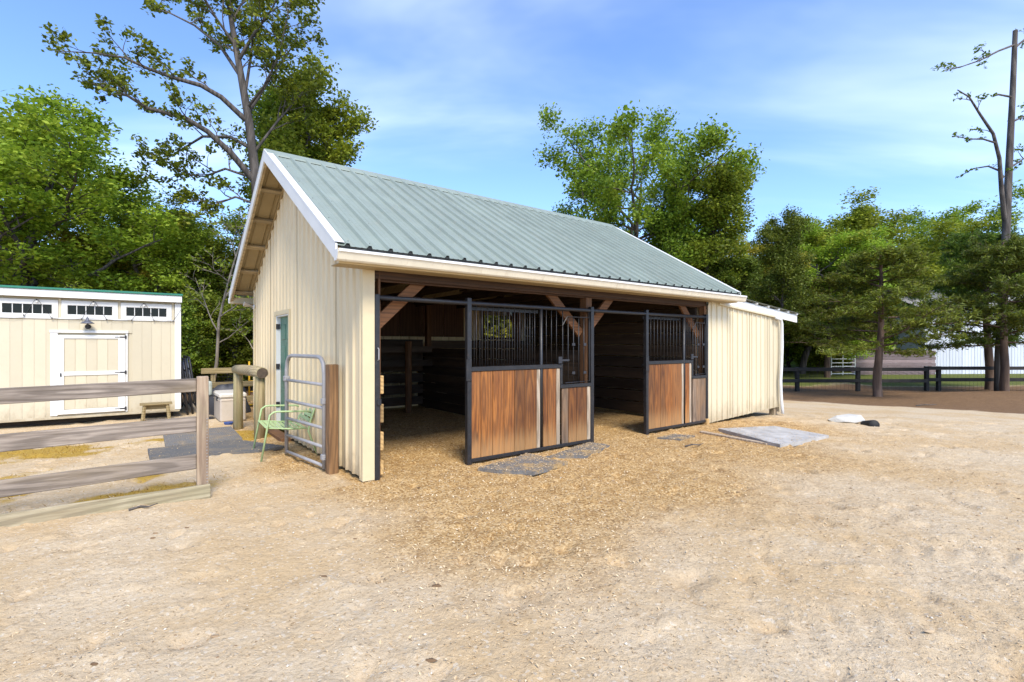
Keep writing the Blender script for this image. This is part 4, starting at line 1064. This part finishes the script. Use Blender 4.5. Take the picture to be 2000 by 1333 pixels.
for j in range(nv+1):
    for i in range(nu):
        a = 2*math.pi*i/nu; e = j/nv*math.pi/2; rr = math.cos(e)**.6*(1+.22*(vnoise(3+2*math.cos(a)+j*.3, 5+2*math.sin(a))-.5)); zz = math.sin(e)*(.92+.15*(vnoise(9+2*math.cos(a), 2+2*math.sin(a)+j*.2)-.5))
        tv.append((.62*rr*math.cos(a), .38*rr*math.sin(a), float(zz)*.78))
for j in range(nv):
    for i in range(nu): tf.append((j*nu+i, j*nu+(i+1) % nu, (j+1)*nu+(i+1) % nu, (j+1)*nu+i))
o = mesh_obj('covered_mower', tv, tf, M['tarp'], None, True); o.location = (-6.45, 11.35, G(-6.45, 11.35)-.02); o.rotation_euler = (0, 0, .5); o.scale = (.7, .7, .92); tag(o, 'dark grey tarp covered lump behind the cream storage box', 'tarp')
cn = empty('canister', (-6.38, 10.45, G(-6.38, 10.45)), .3); tag(cn, 'pale canister on a black stand between fence post and storage box', 'canister')
MB().lathe([(.085, .50), (.09, .52), (.09, .76), (.08, .78), (.03, .80), (.03, .84)], (0, 0, 0), 14).build('body', M['canister'], cn, True)
MB().lathe([(.14, 0), (.14, .02), (.03, .03), (.03, .46), (.11, .47), (.11, .499)], (0, 0, 0), 14).build('stand', M['iron'], cn)
yf = empty('hand_truck', (-6.6, 12.75, G(-6.6, 12.75)), .5); tag(yf, 'yellow metal hand truck frame behind the hitching rail', 'hand truck')
for x in (-.10, .10): MB().tube([(x, 0, .1), (x, .03, .8), (x, .1, 1.12)], .022, 8).build('upright', M['yellow'], yf, True)
for z in (.35, .62, .88): MB().tube([(-.10, .02, z), (.10, .02, z)], .016, 8).build('cross_bar', M['yellow'], yf, True)
MB().box(-.17, .17, -.2, .02, .02, .04, .004).build('toe_plate', M['yellow'], yf)
for x in (-.17, .17): MB().lathe([(.11, -.03), (.12, 0), (.11, .03)], (x, .08, .12), 16, 'X').build('wheel', M['pipe'], yf)
# wire fence behind
wf = empty('wire_fence', (-7.15, 11.85, G(-7.15, 11.85)), .66); tag(wf, 'mossy wood and wire fence behind the storage box and hitching rail', 'fence')
for x in (0.05, .62, 1.15, 1.9): MB().box(x-.05, x+.05, .03, .12, -.3, .98, .006).build('post', M['log'], wf)
for z0 in (.86, .52, .16): MB().box(-.2, 2.3, -.012, .025, z0, z0+.13, .005).build('rail', M['benchw'], wf)
mb = MB()
for i in range(24): mb.tube([(-.15+.1*i, .028, .1), (-.15+.1*i, .028, .95)], .002, 4, False)
for i in range(8): mb.tube([(-.2, .028, .12+.11*i), (2.3, .028, .12+.11*i)], .002, 4, False)
mb.build('wire_mesh', M['iron'], wf)

# rock and drain pipe on the right
import bmesh
bm = bmesh.new(); rr_ = random.Random(9)
for i in range(46):
    a = rr_.uniform(0, 6.28); e = rr_.uniform(-1, 1); q = math.sqrt(max(0, 1-e*e))
    bm.verts.new((.36*q*math.cos(a)*rr_.uniform(.86, 1.05), .21*q*math.sin(a)*rr_.uniform(.86, 1.05), max(-.07, min(.085, .13*e))*rr_.uniform(.9, 1.05)))
hl = bmesh.ops.convex_hull(bm, input=bm.verts); bmesh.ops.delete(bm, geom=[v for v in bm.verts if not v.link_faces], context='VERTS')
rm_ = bpy.data.meshes.new('rock'); bm.to_mesh(rm_); bm.free(); rm_.materials.append(M['rock'])
o = bpy.data.objects.new('rock', rm_); COL.objects.link(o); o.location = (7.0, 10.45, G(7.0, 10.45)+.06); o.rotation_euler = (.06, -.05, -.15); tag(o, 'flat white rock lying on the gravel right of the lean-to', 'rock')
dp = MB(); prof = []
for i in range(12): prof += [(.085, -.04*i), (.095, -.04*i-.015), (.085, -.04*i-.03)]
vs = []; n = 16
o = MB().lathe(prof, (0, 0, 0), n, 'Y').build('drain_pipe', M['pipe'], None, True); o.location = (7.12, 9.80, G(7.12, 9.8)+.035); o.rotation_euler = (R(10), 0, R(165)); tag(o, 'black corrugated drain pipe end beside the white rock', 'pipe')
for i, (x, y, a, l) in enumerate(((-3.55, 4.62, .5, .22), (13.2, 16.3, .2, .9), (2.6, 7.5, .3, .35))):
    z = G(x, y)+.012; st = MB().tube([(0, 0, 0), (l*.4, .02, .015), (l*.7, -.01, .01), (l, .03, .02)], [.009+.01*l, .008+.009*l, .006+.008*l, .003], 6).build('stick', M['bark'], None, True)
    st.location = (x, y, z); st.rotation_euler = (0, 0, a); tag(st, ('short dark stick lying below the fence kickboard', 'fallen branch on brown soil under the cedar', 'thin stick lying before the second stall')[i], 'stick')

# ================================================================== right background: fence, walls, white barn
bf = empty('black_fence', (9.0, 21.79, 0), 0.0); tag(bf, 'black two rail board fence along the far edge of the yard', 'fence')
for x in (10.1, 12.45, 15.1, 18.1, 18.62, 22.6, 26.2): MB().box(x-9-.075, x-9+.075, -.07, .07, -.9, .56 if x < 18 else .60, .01).build('post', M['bfence'], bf)
for x0, x1, dz in ((9.0, 12.45, 0), (12.45, 15.1, 0), (15.1, 18.1, 0), (18.1, 22.6, .05), (22.6, 28, .05)):
    for z in (.47, -.03): MB().box(x0-9+.003, x1-9-.003, -.11, -.072, z-.075+dz, z+.075+dz, .006).build('rail', M['bfence'], bf)
mb = MB()
for i in range(110): mb.tube([(.05+.17*i, -.05, -.48), (.05+.17*i, -.05, .5)], .0035, 4, False)
mb.build('wire_mesh', M['bark'], bf)
pw = empty('plank_wall', (23.1, 33.9, -.5), 0.0); tag(pw, 'low faded red plank wall beyond the black fence', 'wall')
for i in range(8):
    z0 = -.05+i*.212; MB().box(-.06*(i % 3), 5.65+.05*(i % 2), 0, .05, z0, z0+.203, .006).build('plank', M['pinkwall'], pw)
for x in (.3, 2.9, 5.4): MB().box(x-.07, x+.07, .051, .18, -.3, 1.9, .008).build('post', M['pinkwall'], pw)
cpn = empty('pipe_corral', (21.3, 33.3, -.5), 0.12); tag(cpn, 'white pipe corral panel beside the faded plank wall', 'panel')
for x in (0, .85, 1.75): MB().tube([(x, 0, -.05), (x, 0, 1.5)], .035, 8).build('upright', M['white'], cpn)
for z in (.1, .34, .58, .82, 1.08, 1.42): MB().tube([(0, 0, z), (1.75, 0, z)], .03, 8).build('bar', M['white'], cpn)
wb = empty('white_barn', (28.6, 34.6, -.5), 0.06); tag(wb, 'white metal barn glimpsed behind the cedar branches on the right', 'barn')
x = 0.0
while x < 13.9:
    x1 = min(x+.92, 14); sheet('siding_panel', ribs(x, x1, .23, 0, .02), lambda q: -.1, lambda q: 4.6, lambda q, d, z: (q, -d, z), M['whitebarn'], wb); x = x1
MB().box(0, 14, .02, 9, -.1, 4.55).build('wall', M['whitebarn'], wb)
mesh_obj('roof', [(-.4, -.4, 4.5), (14.4, -.4, 4.5), (14.4, 4.5, 6.4), (-.4, 4.5, 6.4), (14.4, 9.4, 4.5), (-.4, 9.4, 4.5)], [(0, 1, 2, 3), (3, 2, 4, 5)], M['galv'], wb)

# ================================================================== trees
class Tree:
    def __init__(s, seed): s.r = random.Random(seed); s.np = np.random.default_rng(seed); s.mb = MB(); s.anch = []; s.adir = []
    def branch(s, p, d, L, r0, lvl, maxl, P):
        r = s.r; n = max(3, int(3+L*P.get('seg', 1.2))); pts = [Vector(p)]; d = Vector(d).normalized(); rs = [r0]
        wob = P.get('wob', .18)*(.35 if lvl == 0 else 1); upb = P['up'][min(lvl, len(P['up'])-1)]
        for i in range(n):
            d = (d+Vector((r.gauss(0, wob), r.gauss(0, wob), r.gauss(0, wob)*.7+upb*.12))).normalized()
            pts.append(pts[-1]+d*(L/n)); rs.append(max(.006, r0*(1-(.82 if lvl else .75)*(i+1)/n)))
        s.limb(pts, rs, lvl, maxl, P)
    def limb(s, pts, rs, lvl, maxl, P, start=None, kids=None):
        r = s.r; n = len(pts)-1
        s.mb.tube(pts, rs, 8 if lvl == 0 else (6 if lvl == 1 else 4), False)
        L = sum((pts[i+1]-pts[i]).length for i in range(n))
        if lvl >= P.get('leaf_from', 2) or lvl == maxl:
            m = max(2, int(L*P.get('apm', 4)))
            for k in range(m):
                f = P.get('leaf_start', .25)+(1-P.get('leaf_start', .25))*r.random(); i = min(n-1, int(f*n)); q = pts[i].lerp(pts[i+1], f*n-i)
                s.anch.append(q); s.adir.append((pts[i+1]-pts[i]).normalized())
            s.anch.append(pts[-1]); s.adir.append((pts[-1]-pts[-2]).normalized())
        if lvl >= maxl: return
        kn = kids if kids is not None else P['kids'][lvl]
        st = start if start is not None else P['start'][lvl]
        for k in range(kn):
            f = st+(1-st)*((k+r.random()*.8)/kn); f = min(f, .98); i = min(n-1, int(f*n)); q = pts[i].lerp(pts[i+1], f*n-i)
            t = (pts[i+1]-pts[i]).normalized(); rr = rs[i]+(rs[i+1]-rs[i])*(f*n-i)
            a = k*2.4+r.random()*1.2; ax = t.cross(Vector((math.cos(a), math.sin(a), .31)))
            if ax.length < .01: ax = Vector((1, 0, 0))
            ang = P['ang'][lvl]*(.8+.4*r.random()); nd = (Matrix.Rotation(ang, 3, ax.normalized()) @ t)
            shp = P.get('shape', 'round')
            if lvl == 0:
                g = (f-st)/(1-st)
                sf = {'round': .55+.75*math.sin(math.pi*min(1, .18+g*.75)), 'cone': 1.12-.95*g, 'up': .9-.35*g}[shp]
            else: sf = 1-.45*f
            s.branch(q, nd, P['len'][lvl]*sf*(.75+.5*r.random()), min(rr*.72, P['rad'][lvl]), lvl+1, maxl, P)
    def leaves(s, per, spread, size, aspect=.55, droop=0.0, flat=.5, squash=.75):
        A = np.array([tuple(a) for a in s.anch]); D = np.array([tuple(a) for a in s.adir]); n = len(A)*per; g = s.np
        A = np.repeat(A, per, 0); D = np.repeat(D, per, 0)
        off = g.normal(size=(n, 3)); off *= (spread*1.75*g.random(n)**.55/np.linalg.norm(off, axis=1))[:, None]; off[:, 2] *= squash; P = A+off; P[:, 2] -= np.abs(g.normal(size=n))*droop
        nrm = g.normal(size=(n, 3)); nrm[:, 2] = np.abs(nrm[:, 2])+flat; nrm /= np.linalg.norm(nrm, axis=1)[:, None]
        u = g.normal(size=(n, 3))+D*.7; u[:, 2] -= droop*2; u -= nrm*np.sum(u*nrm, 1)[:, None]; u /= np.linalg.norm(u, axis=1)[:, None]; v = np.cross(nrm, u)
        l = size*(.6+.8*g.random(n))[:, None]; w = l*aspect
        V = np.stack([P-u*l*.5, P+v*w*.5+nrm*w*.12, P+u*l*.5, P-v*w*.5+nrm*w*.12], 1).reshape(-1, 3)
        F = np.arange(4*n).reshape(n, 4); return V, np.concatenate([F[:, [0, 1, 2]], F[:, [0, 2, 3]]])

def tree_obj(T, name, loc, rz, leafm, barkm, lv, label, group=None, cat='tree', sc=1.0):
    e = empty(name, loc, rz); e.scale = (sc, sc, sc); tag(e, label, cat, group)
    mesh_obj('trunk', [tuple(v) for v in T.mb.v], T.mb.f, barkm, e, True)
    if lv is not None: fast_mesh('crown', lv[0], lv[1], leafm, e)
    return e
def copy_tree(src, loc, rz, sc, label, group=None, leafm=None):
    e = src.copy(); COL.objects.link(e); e.location = loc; e.rotation_euler = (0, 0, rz); e.scale = (sc, sc, sc) if not isinstance(sc, tuple) else sc
    for k in ('label', 'group'):
        if k in e: del e[k]
    tag(e, label, 'tree' if 'shrub' not in src.name else 'shrub', group)
    for c in src.children:
        d = c.copy(); COL.objects.link(d); d.parent = e
        if leafm is not None and c.name.startswith('crown'):
            d.material_slots[0].link = 'OBJECT'; d.material_slots[0].material = leafm
    return e

PB = dict(kids=[13, 7, 5], start=[.28, .2, .2], ang=[1.05, .8, .7], len=[4.2, 1.9, .9], rad=[.13, .05, .02], up=[.2, .25, .1, 0], leaf_from=2, apm=3.2, shape='round', wob=.16)
# -- kind A: dense round broadleaf, ~11 m
T = Tree(3); T.branch((0, 0, -.3), (.03, .02, 1), 9.6, .24, 0, 3, PB); lvA = T.leaves(22, .33, .155, .6); print('A', len(lvA[1])); TA = T
# -- kind B: upright broadleaf
PU = dict(PB, kids=[15, 6, 5], ang=[.75, .7, .7], len=[3.2, 1.7, .8], start=[.3, .2, .2], shape='up')
T = Tree(8); T.branch((0, 0, -.3), (.0, .0, 1), 11.5, .22, 0, 3, PU); lvB = T.leaves(20, .30, .155, .6); print('B', len(lvB[1])); TB = T
# -- shrub / understorey
PS = dict(PB, kids=[14, 6, 4], start=[.05, .15, .2], ang=[.9, .8, .7], len=[1.7, .9, .5], rad=[.04, .02, .01], apm=5, shape='round')
T = Tree(21); T.branch((0, 0, -.2), (.05, 0, 1), 2.7, .06, 0, 3, PS); lvS = T.leaves(15, .2, .12, .6); TS = T

tA = tree_obj(TA, 'broadleaf_tree', (-17.9, 17.4, G(-17.9, 17.4)), 1.2, M['leaf_bright'], M['bark'], lvA, 'large bright green tree overhanging the shed at the left edge', None, 'tree', 1.0); tA.scale = (1.08, 1.08, .84)
tB = tree_obj(TB, 'upright_tree', (-10.0, 22.3, G(-10.0, 22.3)), .5, M['leaf_bright'], M['bark'], lvB, 'dense leafy green tree close behind the barn ridge', None, 'tree', 1.2)
sh = tree_obj(TS, 'shrub', (-6.0, 16.2, G(-6.0, 16.2)), 0, M['leaf_mid'], M['bark'], lvS, 'leafy shrub in the gap between shed and barn', None, 'shrub', 1.1)

# -- the tall sparse tree left of the ridge: trunk and limbs laid out by hand at its own depth
TY = 20.0
def tp(px, py, dy=0.0):
    y = TY+dy; return Vector(((px-1000)/974.8*y, y, 1.55-(py-673.3)/974.8*y))
T = Tree(5); PT = dict(kids=[0, 5, 4, 3], start=[.3, .25, .2, .2], ang=[.8, .75, .7, .7], len=[2.2, 1.5, .8, .5], rad=[.06, .03, .015, .01], up=[.1, .15, .1, 0], leaf_from=3, apm=2.4, shape='up', wob=.2, leaf_start=.3)
base = tp(508, 700); base.z = -.6
def poly(pl, r0, r1, lvl, kids, st=.2):
    n = len(pl); rs = [r0+(r1-r0)*i/(n-1) for i in range(n)]; T.limb(pl, rs, lvl, 3, PT, st, kids)
poly([base, tp(508, 470), tp(500, 352), tp(486, 235), tp(470, 145), tp(455, 60), tp(440, -40), tp(428, -130)], .235, .05, 1, 9, .55)
poly([tp(478, 190), tp(490, 110, .5), tp(498, 40, .9), tp(505, -60, 1.2)], .07, .02, 1, 9)
poly([tp(460, 90), tp(425, 40, -.5), tp(395, -10, -.9), tp(370, -60, -1.2)], .06, .012, 1, 8)
poly([tp(484, 210), tp(515, 170, -.6), tp(545, 110, -1.0), tp(560, 40, -1.4), tp(572, -20, -1.6)], .06, .012, 1, 9)
poly([tp(452, 50), tp(470, 10, .4), tp(520, -30, .7), tp(545, -70, .8)], .05, .012, 1, 8)
poly([tp(480, 235), tp(432, 190, -.5), tp(392, 167, -1.0), tp(338, 152, -1.4), tp(288, 134, -1.6), tp(243, 113, -2), tp(185, 104, -2.3), tp(110, 100, -2.4)], .11, .012, 1, 9)
poly([tp(495, 352), tp(450, 298, -.6), tp(405, 257, -1.2), tp(360, 230, -1.6), tp(288, 212, -2.0), tp(250, 188, -2.2), tp(211, 172, -2.4), tp(160, 158, -2.5)], .13, .012, 1, 10)
poly([tp(490, 290), tp(450, 268, .5), tp(396, 267, .9), tp(360, 289, 1.2), tp(324, 311, 1.3), tp(284, 318, 1.5)], .08, .01, 1, 7)
poly([tp(499, 350), tp(440, 330, .2), tp(400, 345, .1), tp(350, 340, -.3), tp(330, 350, -.4)], .06, .01, 1, 7)
poly([tp(502, 400), tp(460, 385, -.2), tp(420, 400, -.3), tp(390, 410, -.6)], .06, .01, 1, 7)
poly([tp(470, 150), tp(430, 90, .6), tp(380, 50, 1.0), tp(320, 20, 1.3), tp(270, -10, 1.4)], .08, .012, 1, 8)
poly([tp(465, 120), tp(500, 60, -.3), tp(530, 20, -.6), tp(560, -40, -.9)], .08, .012, 1, 7)
poly([tp(486, 220), tp(530, 150, .7), tp(565, 100, 1.2), tp(590, 60, 1.5)], .07, .012, 1, 8)
poly([tp(495, 300), tp(540, 240, .2), tp(575, 200, .3), tp(600, 170, .5)], .06, .012, 1, 8)
lvT = T.leaves(10, .15, .165, .62)
tt = empty('tall_tree', (base.x, base.y, 0)); tag(tt, 'tall sparse oak with bare limbs reaching left over the shed', 'tree')
off = np.array([base.x, base.y, 0])
mesh_obj('trunk', [(v[0]-off[0], v[1]-off[1], v[2]) for v in T.mb.v], T.mb.f, M['bark'], tt, True)
fast_mesh('crown', lvT[0]-off, lvT[1], M['leaf_oak'], tt)

# -- cedars
PC = dict(kids=[29, 9, 4], start=[.34, .12, .2], ang=[1.42, .75, .6], len=[2.7, .95, .42], rad=[.045, .018, .008], up=[.4, .0, -.08, -.15], leaf_from=2, apm=7, shape='cone', wob=.10, leaf_start=.05, seg=1.6)
T = Tree(14); T.branch((0, 0, -.4), (0, 0, 1), 7.6, .17, 0, 3, PC); lvC = T.leaves(6, .09, .19, .22, .07, .2); TC = T
c1 = tree_obj(TC, 'cedar_tree', (14.0, 19.1, G(14, 19.1)), .4, M['leaf_cedar'], M['bark_red'], lvC, 'olive green cedar with slim straight trunk before the black fence', 'cedars in the yard edge', 'tree', .88); c1.scale = (.98, .98, .76)
copy_tree(c1, (19.75, 20.0, G(19.75, 20.0)), 2.4, (.95, .95, .84), 'dark cedar with slim leaning trunk at the right edge', 'cedars in the yard edge', M['leaf_dark'])
copy_tree(c1, (21.6, 22.6, G(21.6, 22.6)), 4.1, (1.1, 1.1, .98), 'dense dark cedar crowding the tall bare pine', 'cedars in the yard edge', M['leaf_dark'])
copy_tree(c1, (12.6, 29.0, G(12.6, 29.0)), 1.4, (1.2, 1.2, .95), 'dark cedar standing close behind the lean-to roof', 'cedars in the yard edge', M['leaf_dark'])
copy_tree(c1, (11.2, 31.0, G(11.2, 31)), 5.0, (1.3, 1.3, 1.05), 'dark cedar showing above the lean-to beside the roof end', 'cedars in the yard edge', M['leaf_dark'])
copy_tree(c1, (15.8, 30.0, G(15.8, 30)), 3.0, (1.2, 1.2, .92), 'dark cedar behind the fence between lean-to and near cedar', 'cedars in the yard edge', M['leaf_dark'])
copy_tree(c1, (19.6, 31.0, G(19.6, 31)), .9, (1.15, 1.15, .85), 'cedar behind the black fence in front of the plank wall', 'cedars in the yard edge')

# -- bare pine at the right edge
T = Tree(31); PD = dict(kids=[0, 4, 3, 2], start=[.3, .3, .3, .3], ang=[.8, .7, .7, .7], len=[1.4, .8, .4, .3], rad=[.04, .02, .01, .008], up=[.1, .1, 0, 0], leaf_from=3, apm=1.0, shape='up', wob=.25)
PT = PD; TY = 21.3
base = tp(1953, 768); 
poly([Vector((base.x, base.y, -.8)), tp(1953, 700), tp(1960, 560), tp(1966, 430), tp(1972, 300), tp(1978, 180), tp(1983, 60)], .205, .085, 1, 0)
poly([tp(1962, 430), tp(1956, 370, -.3), tp(1952, 310, -.5), tp(1940, 262, -.7), tp(1915, 225, -.9), tp(1893, 190, -1.0), tp(1870, 176, -1)], .095, .02, 1, 4)
poly([tp(1946, 280, -.6), tp(1920, 272, -1), tp(1895, 272, -1.2), tp(1860, 266, -1.4)], .05, .012, 2, 4)
poly([tp(1955, 335, -.4), tp(1930, 325, .2), tp(1900, 330, .5), tp(1875, 345, .8)], .045, .01, 2, 4)
poly([tp(1981, 88), tp(1950, 100, -.6), tp(1915, 118, -1.0), tp(1880, 130, -1.4), tp(1842, 138, -1.6)], .05, .012, 1, 5)
poly([tp(1981, 95), tp(2010, 70, .4), tp(2040, 60, .8)], .05, .012, 1, 4)
poly([tp(1976, 190), tp(1950, 185, -.3), tp(1940, 188, -.4)], .05, .03, 3, 0)
poly([tp(1974, 240), tp(2005, 225, .3), tp(2030, 200, .5)], .045, .012, 1, 4)
poly([tp(1970, 330), tp(2000, 310, .3), tp(2035, 320, .6)], .045, .012, 1, 5)
lvD = T.leaves(3, .07, .15, .5)
pn = empty('bare_pine', (base.x, base.y, 0)); tag(pn, 'tall nearly bare pine with broken top at the right edge', 'tree')
off = np.array([base.x, base.y, 0])
mesh_obj('trunk', [(v[0]-off[0], v[1]-off[1], v[2]) for v in T.mb.v], T.mb.f, M['bark'], pn, True)
fast_mesh('crown', lvD[0]-off, lvD[1], M['leaf_dark'], pn)

# -- placed copies that show as individuals
g_ = lambda x, y: (x, y, G(x, y))
copy_tree(tB, g_(-9.2, 26.5), 2.2, 1.15, 'olive tree rising right of the tall oak behind the ridge', 'tall trees behind the barn', M['leaf_oak'])
copy_tree(tA, g_(8.2, 28.5), 2.0, (1.22, 1.22, 1.28), 'big green tree towering over the right end of the barn roof', 'tall trees behind the barn', M['leaf_mid'])
copy_tree(tB, g_(9.9, 29.6), 4.4, (1.05, 1.05, .98), 'mid green tree filling the right side of the tree above the roof end', 'tall trees behind the barn', M['leaf_mid'])
copy_tree(tA, g_(6.6, 30.5), 5.3, (.85, .85, 1.0), 'green tree filling the left side of the tree above the roof end', 'tall trees behind the barn', M['leaf_mid'])
copy_tree(tA, g_(11.8, 33.0), 1.0, (1.0, 1.0, .80), 'green tree joining the tall roof tree to the dark slender one', 'tall trees behind the barn', M['leaf_mid'])
copy_tree(tA, g_(-20.8, 20.6), 3.4, (1.15, 1.15, .92), 'bright green tree behind the large one at the left edge', None, M['leaf_bright'])
copy_tree(tA, g_(-14.2, 25.2), 2.6, (.85, .85, .68), 'bright green tree in the gap left of the barn gable', None, M['leaf_bright'])
copy_tree(tA, g_(-16.6, 21.6), 5.6, (.8, .8, .60), 'fresh green tree just right of the shed roof end', None, M['leaf_bright'])
copy_tree(tA, g_(-18.0, 23.4), .3, (.74, .74, .60), 'yellow green tree glowing behind the shed roof', None, M['leaf_yellow'])
copy_tree(tB, g_(-20.5, 28.5), 1.3, .78, 'dark olive tree right of the bright tree at the left', None, M['leaf_dark'])
copy_tree(tA, g_(-16.2, 26.0), 4.0, (.8, .8, .68), 'mid green tree between the yellow tree and the tall oak', None, M['leaf_mid'])
copy_tree(tB, g_(13.4, 25.2), 3.3, (.55, .55, .66), 'slender dark leaved tree behind the lean-to against the sky', None, M['leaf_dark'])
copy_tree(tA, g_(24.0, 37.0), .8, (1.35, 1.35, .98), 'bright green round tree behind the near cedar', 'bright trees beyond the fence', M['leaf_bright'])
copy_tree(tA, g_(31.0, 41.0), 2.8, (1.4, 1.4, 1.08), 'bright green tree above the white barn, left of the bare pine', 'bright trees beyond the fence', M['leaf_bright'])
copy_tree(tA, g_(20.3, 35.0), 5.1, (1.0, 1.0, .82), 'bright green tree over the white pipe corral panel', 'bright trees beyond the fence', M['leaf_bright'])
copy_tree(tA, g_(36.0, 42.0), 3.7, (1.3, 1.3, 1.08), 'bright green tree directly behind the bare pine', 'bright trees beyond the fence', M['leaf_mid'])
copy_tree(tA, g_(15.2, 33.0), 2.3, (.9, .9, .78), 'yellow green tree low behind the lean-to roof end', 'bright trees beyond the fence', M['leaf_yellow'])
copy_tree(tB, g_(28.0, 44.0), 1.8, 1.05, 'upright bright tree between the two round ones on the right', 'bright trees beyond the fence', M['leaf_bright'])
# -- the wood behind: many alike trees
R2 = random.Random(4)
wl_ = [M['leaf_mid'], M['leaf_dark'], M['leaf_oak'], M['leaf_mid'], M['leaf_bright']]
spots = []
for i in range(16): spots.append((-30+i*1.75+R2.uniform(-.7, .7), 30+R2.uniform(-2, 7)))
for i in range(15): spots.append((-6+i*3.3+R2.uniform(-1, 1), 40+R2.uniform(-3, 6)))
for i in range(6): spots.append((34+i*4+R2.uniform(-1, 1), 46+R2.uniform(-3, 4)))
spots = [(x, y) for x, y in spots if not -.47 < x/y < .19]
for x, y in spots:
    src = R2.choice((tA, tB)); copy_tree(src, g_(x, y), R2.uniform(0, 6.28), R2.uniform(.55, .74) if x < -2 else R2.uniform(.55, .76), ('tree in the dense wood behind the shed' if x < 0 else 'tree in the far wood behind the cedars and white barn'), ('trees of the wood behind the shed' if x < 0 else 'trees of the wood behind the cedars'), R2.choice(wl_))
T = Tree(77); PSP = dict(kids=[9, 5, 3], start=[.3, .2, .2], ang=[1.0, .8, .7], len=[1.7, .7, .35], rad=[.022, .010, .006], up=[.2, .25, .1, 0], leaf_from=3, apm=.5, shape='up', wob=.2)
T.branch((0, 0, -.2), (.03, 0, 1), 5.6, .055, 0, 3, PSP); lvP = T.leaves(3, .07, .10, .6)
M['pale_bark'] = wood('pale_bark', (.20, .16, .12), (.40, .34, .27), 'Z', .95, 0, gscale=.35, bump=.6, var=.15)
sp1 = tree_obj(T, 'sapling', g_(-8.75, 14.6), 0, M['leaf_mid'], M['pale_bark'], lvP, 'thin pale sapling nearly leafless just right of the shed', None, 'tree', 1.0)
copy_tree(sp1, g_(-7.2, 14.2), 2.1, .8, 'thin pale sapling close to the rear corner of the barn', None)
copy_tree(sh, g_(-.75, 19.0), .7, 1.55, 'yellow green bush seen through the barn window', None, M['leaf_yellow'])  # both window bushes: bright leaf colour stands in for sunlight on them
copy_tree(sh, g_(.5, 19.8), 2.7, 1.55, 'tall bush behind the barn seen past the window brace', None, M['leaf_yellow'])
# -- shrubs in the understorey
for i in range(40):
    if i < 18: x, y = -14+i*.75+R2.uniform(-.5, .5), 17.5+R2.uniform(-1.5, 6)
    elif i < 30: continue
    else: x, y = 12+(i-30)*2.1, 38+R2.uniform(-1.5, 2)
    copy_tree(sh, g_(x, y), R2.uniform(0, 6.28), (R2.uniform(.6, .95) if i < 18 else R2.uniform(.9, 1.5)), ('green shrub in the undergrowth between shed and barn' if i < 18 else 'green shrub beyond the black fence'), ('shrubs between shed and barn' if i < 18 else 'shrubs beyond the black fence'), R2.choice(wl_[:4]))
# -- far woodland that reads as one mass
n = 60000; a = R(-62)+R(124)*rng.random(n); rr = 58+14*rng.random(n); hgt = 8.5+3.0*fbm(a*9+3, a*0+2, 3)
P = np.stack([np.sin(a)*rr, np.cos(a)*rr, -.6+hgt*rng.random(n)**.75], 1)
nr_ = rng.normal(size=(n, 3)); nr_ /= np.linalg.norm(nr_, axis=1)[:, None]; u_ = np.cross(nr_, rng.normal(size=(n, 3))); u_ /= np.linalg.norm(u_, axis=1)[:, None]; v_ = np.cross(nr_, u_)
sz = (.35+.45*rng.random(n))[:, None]
V = np.stack([P-u_*sz, P+v_*sz*.7, P+u_*sz, P-v_*sz*.7], 1).reshape(-1, 3); F = np.arange(4*n).reshape(n, 4)
tag(fast_mesh('woodland', V, F, M['leaf_dark']), 'far green woodland closing off the view behind', 'woodland', kind='stuff')
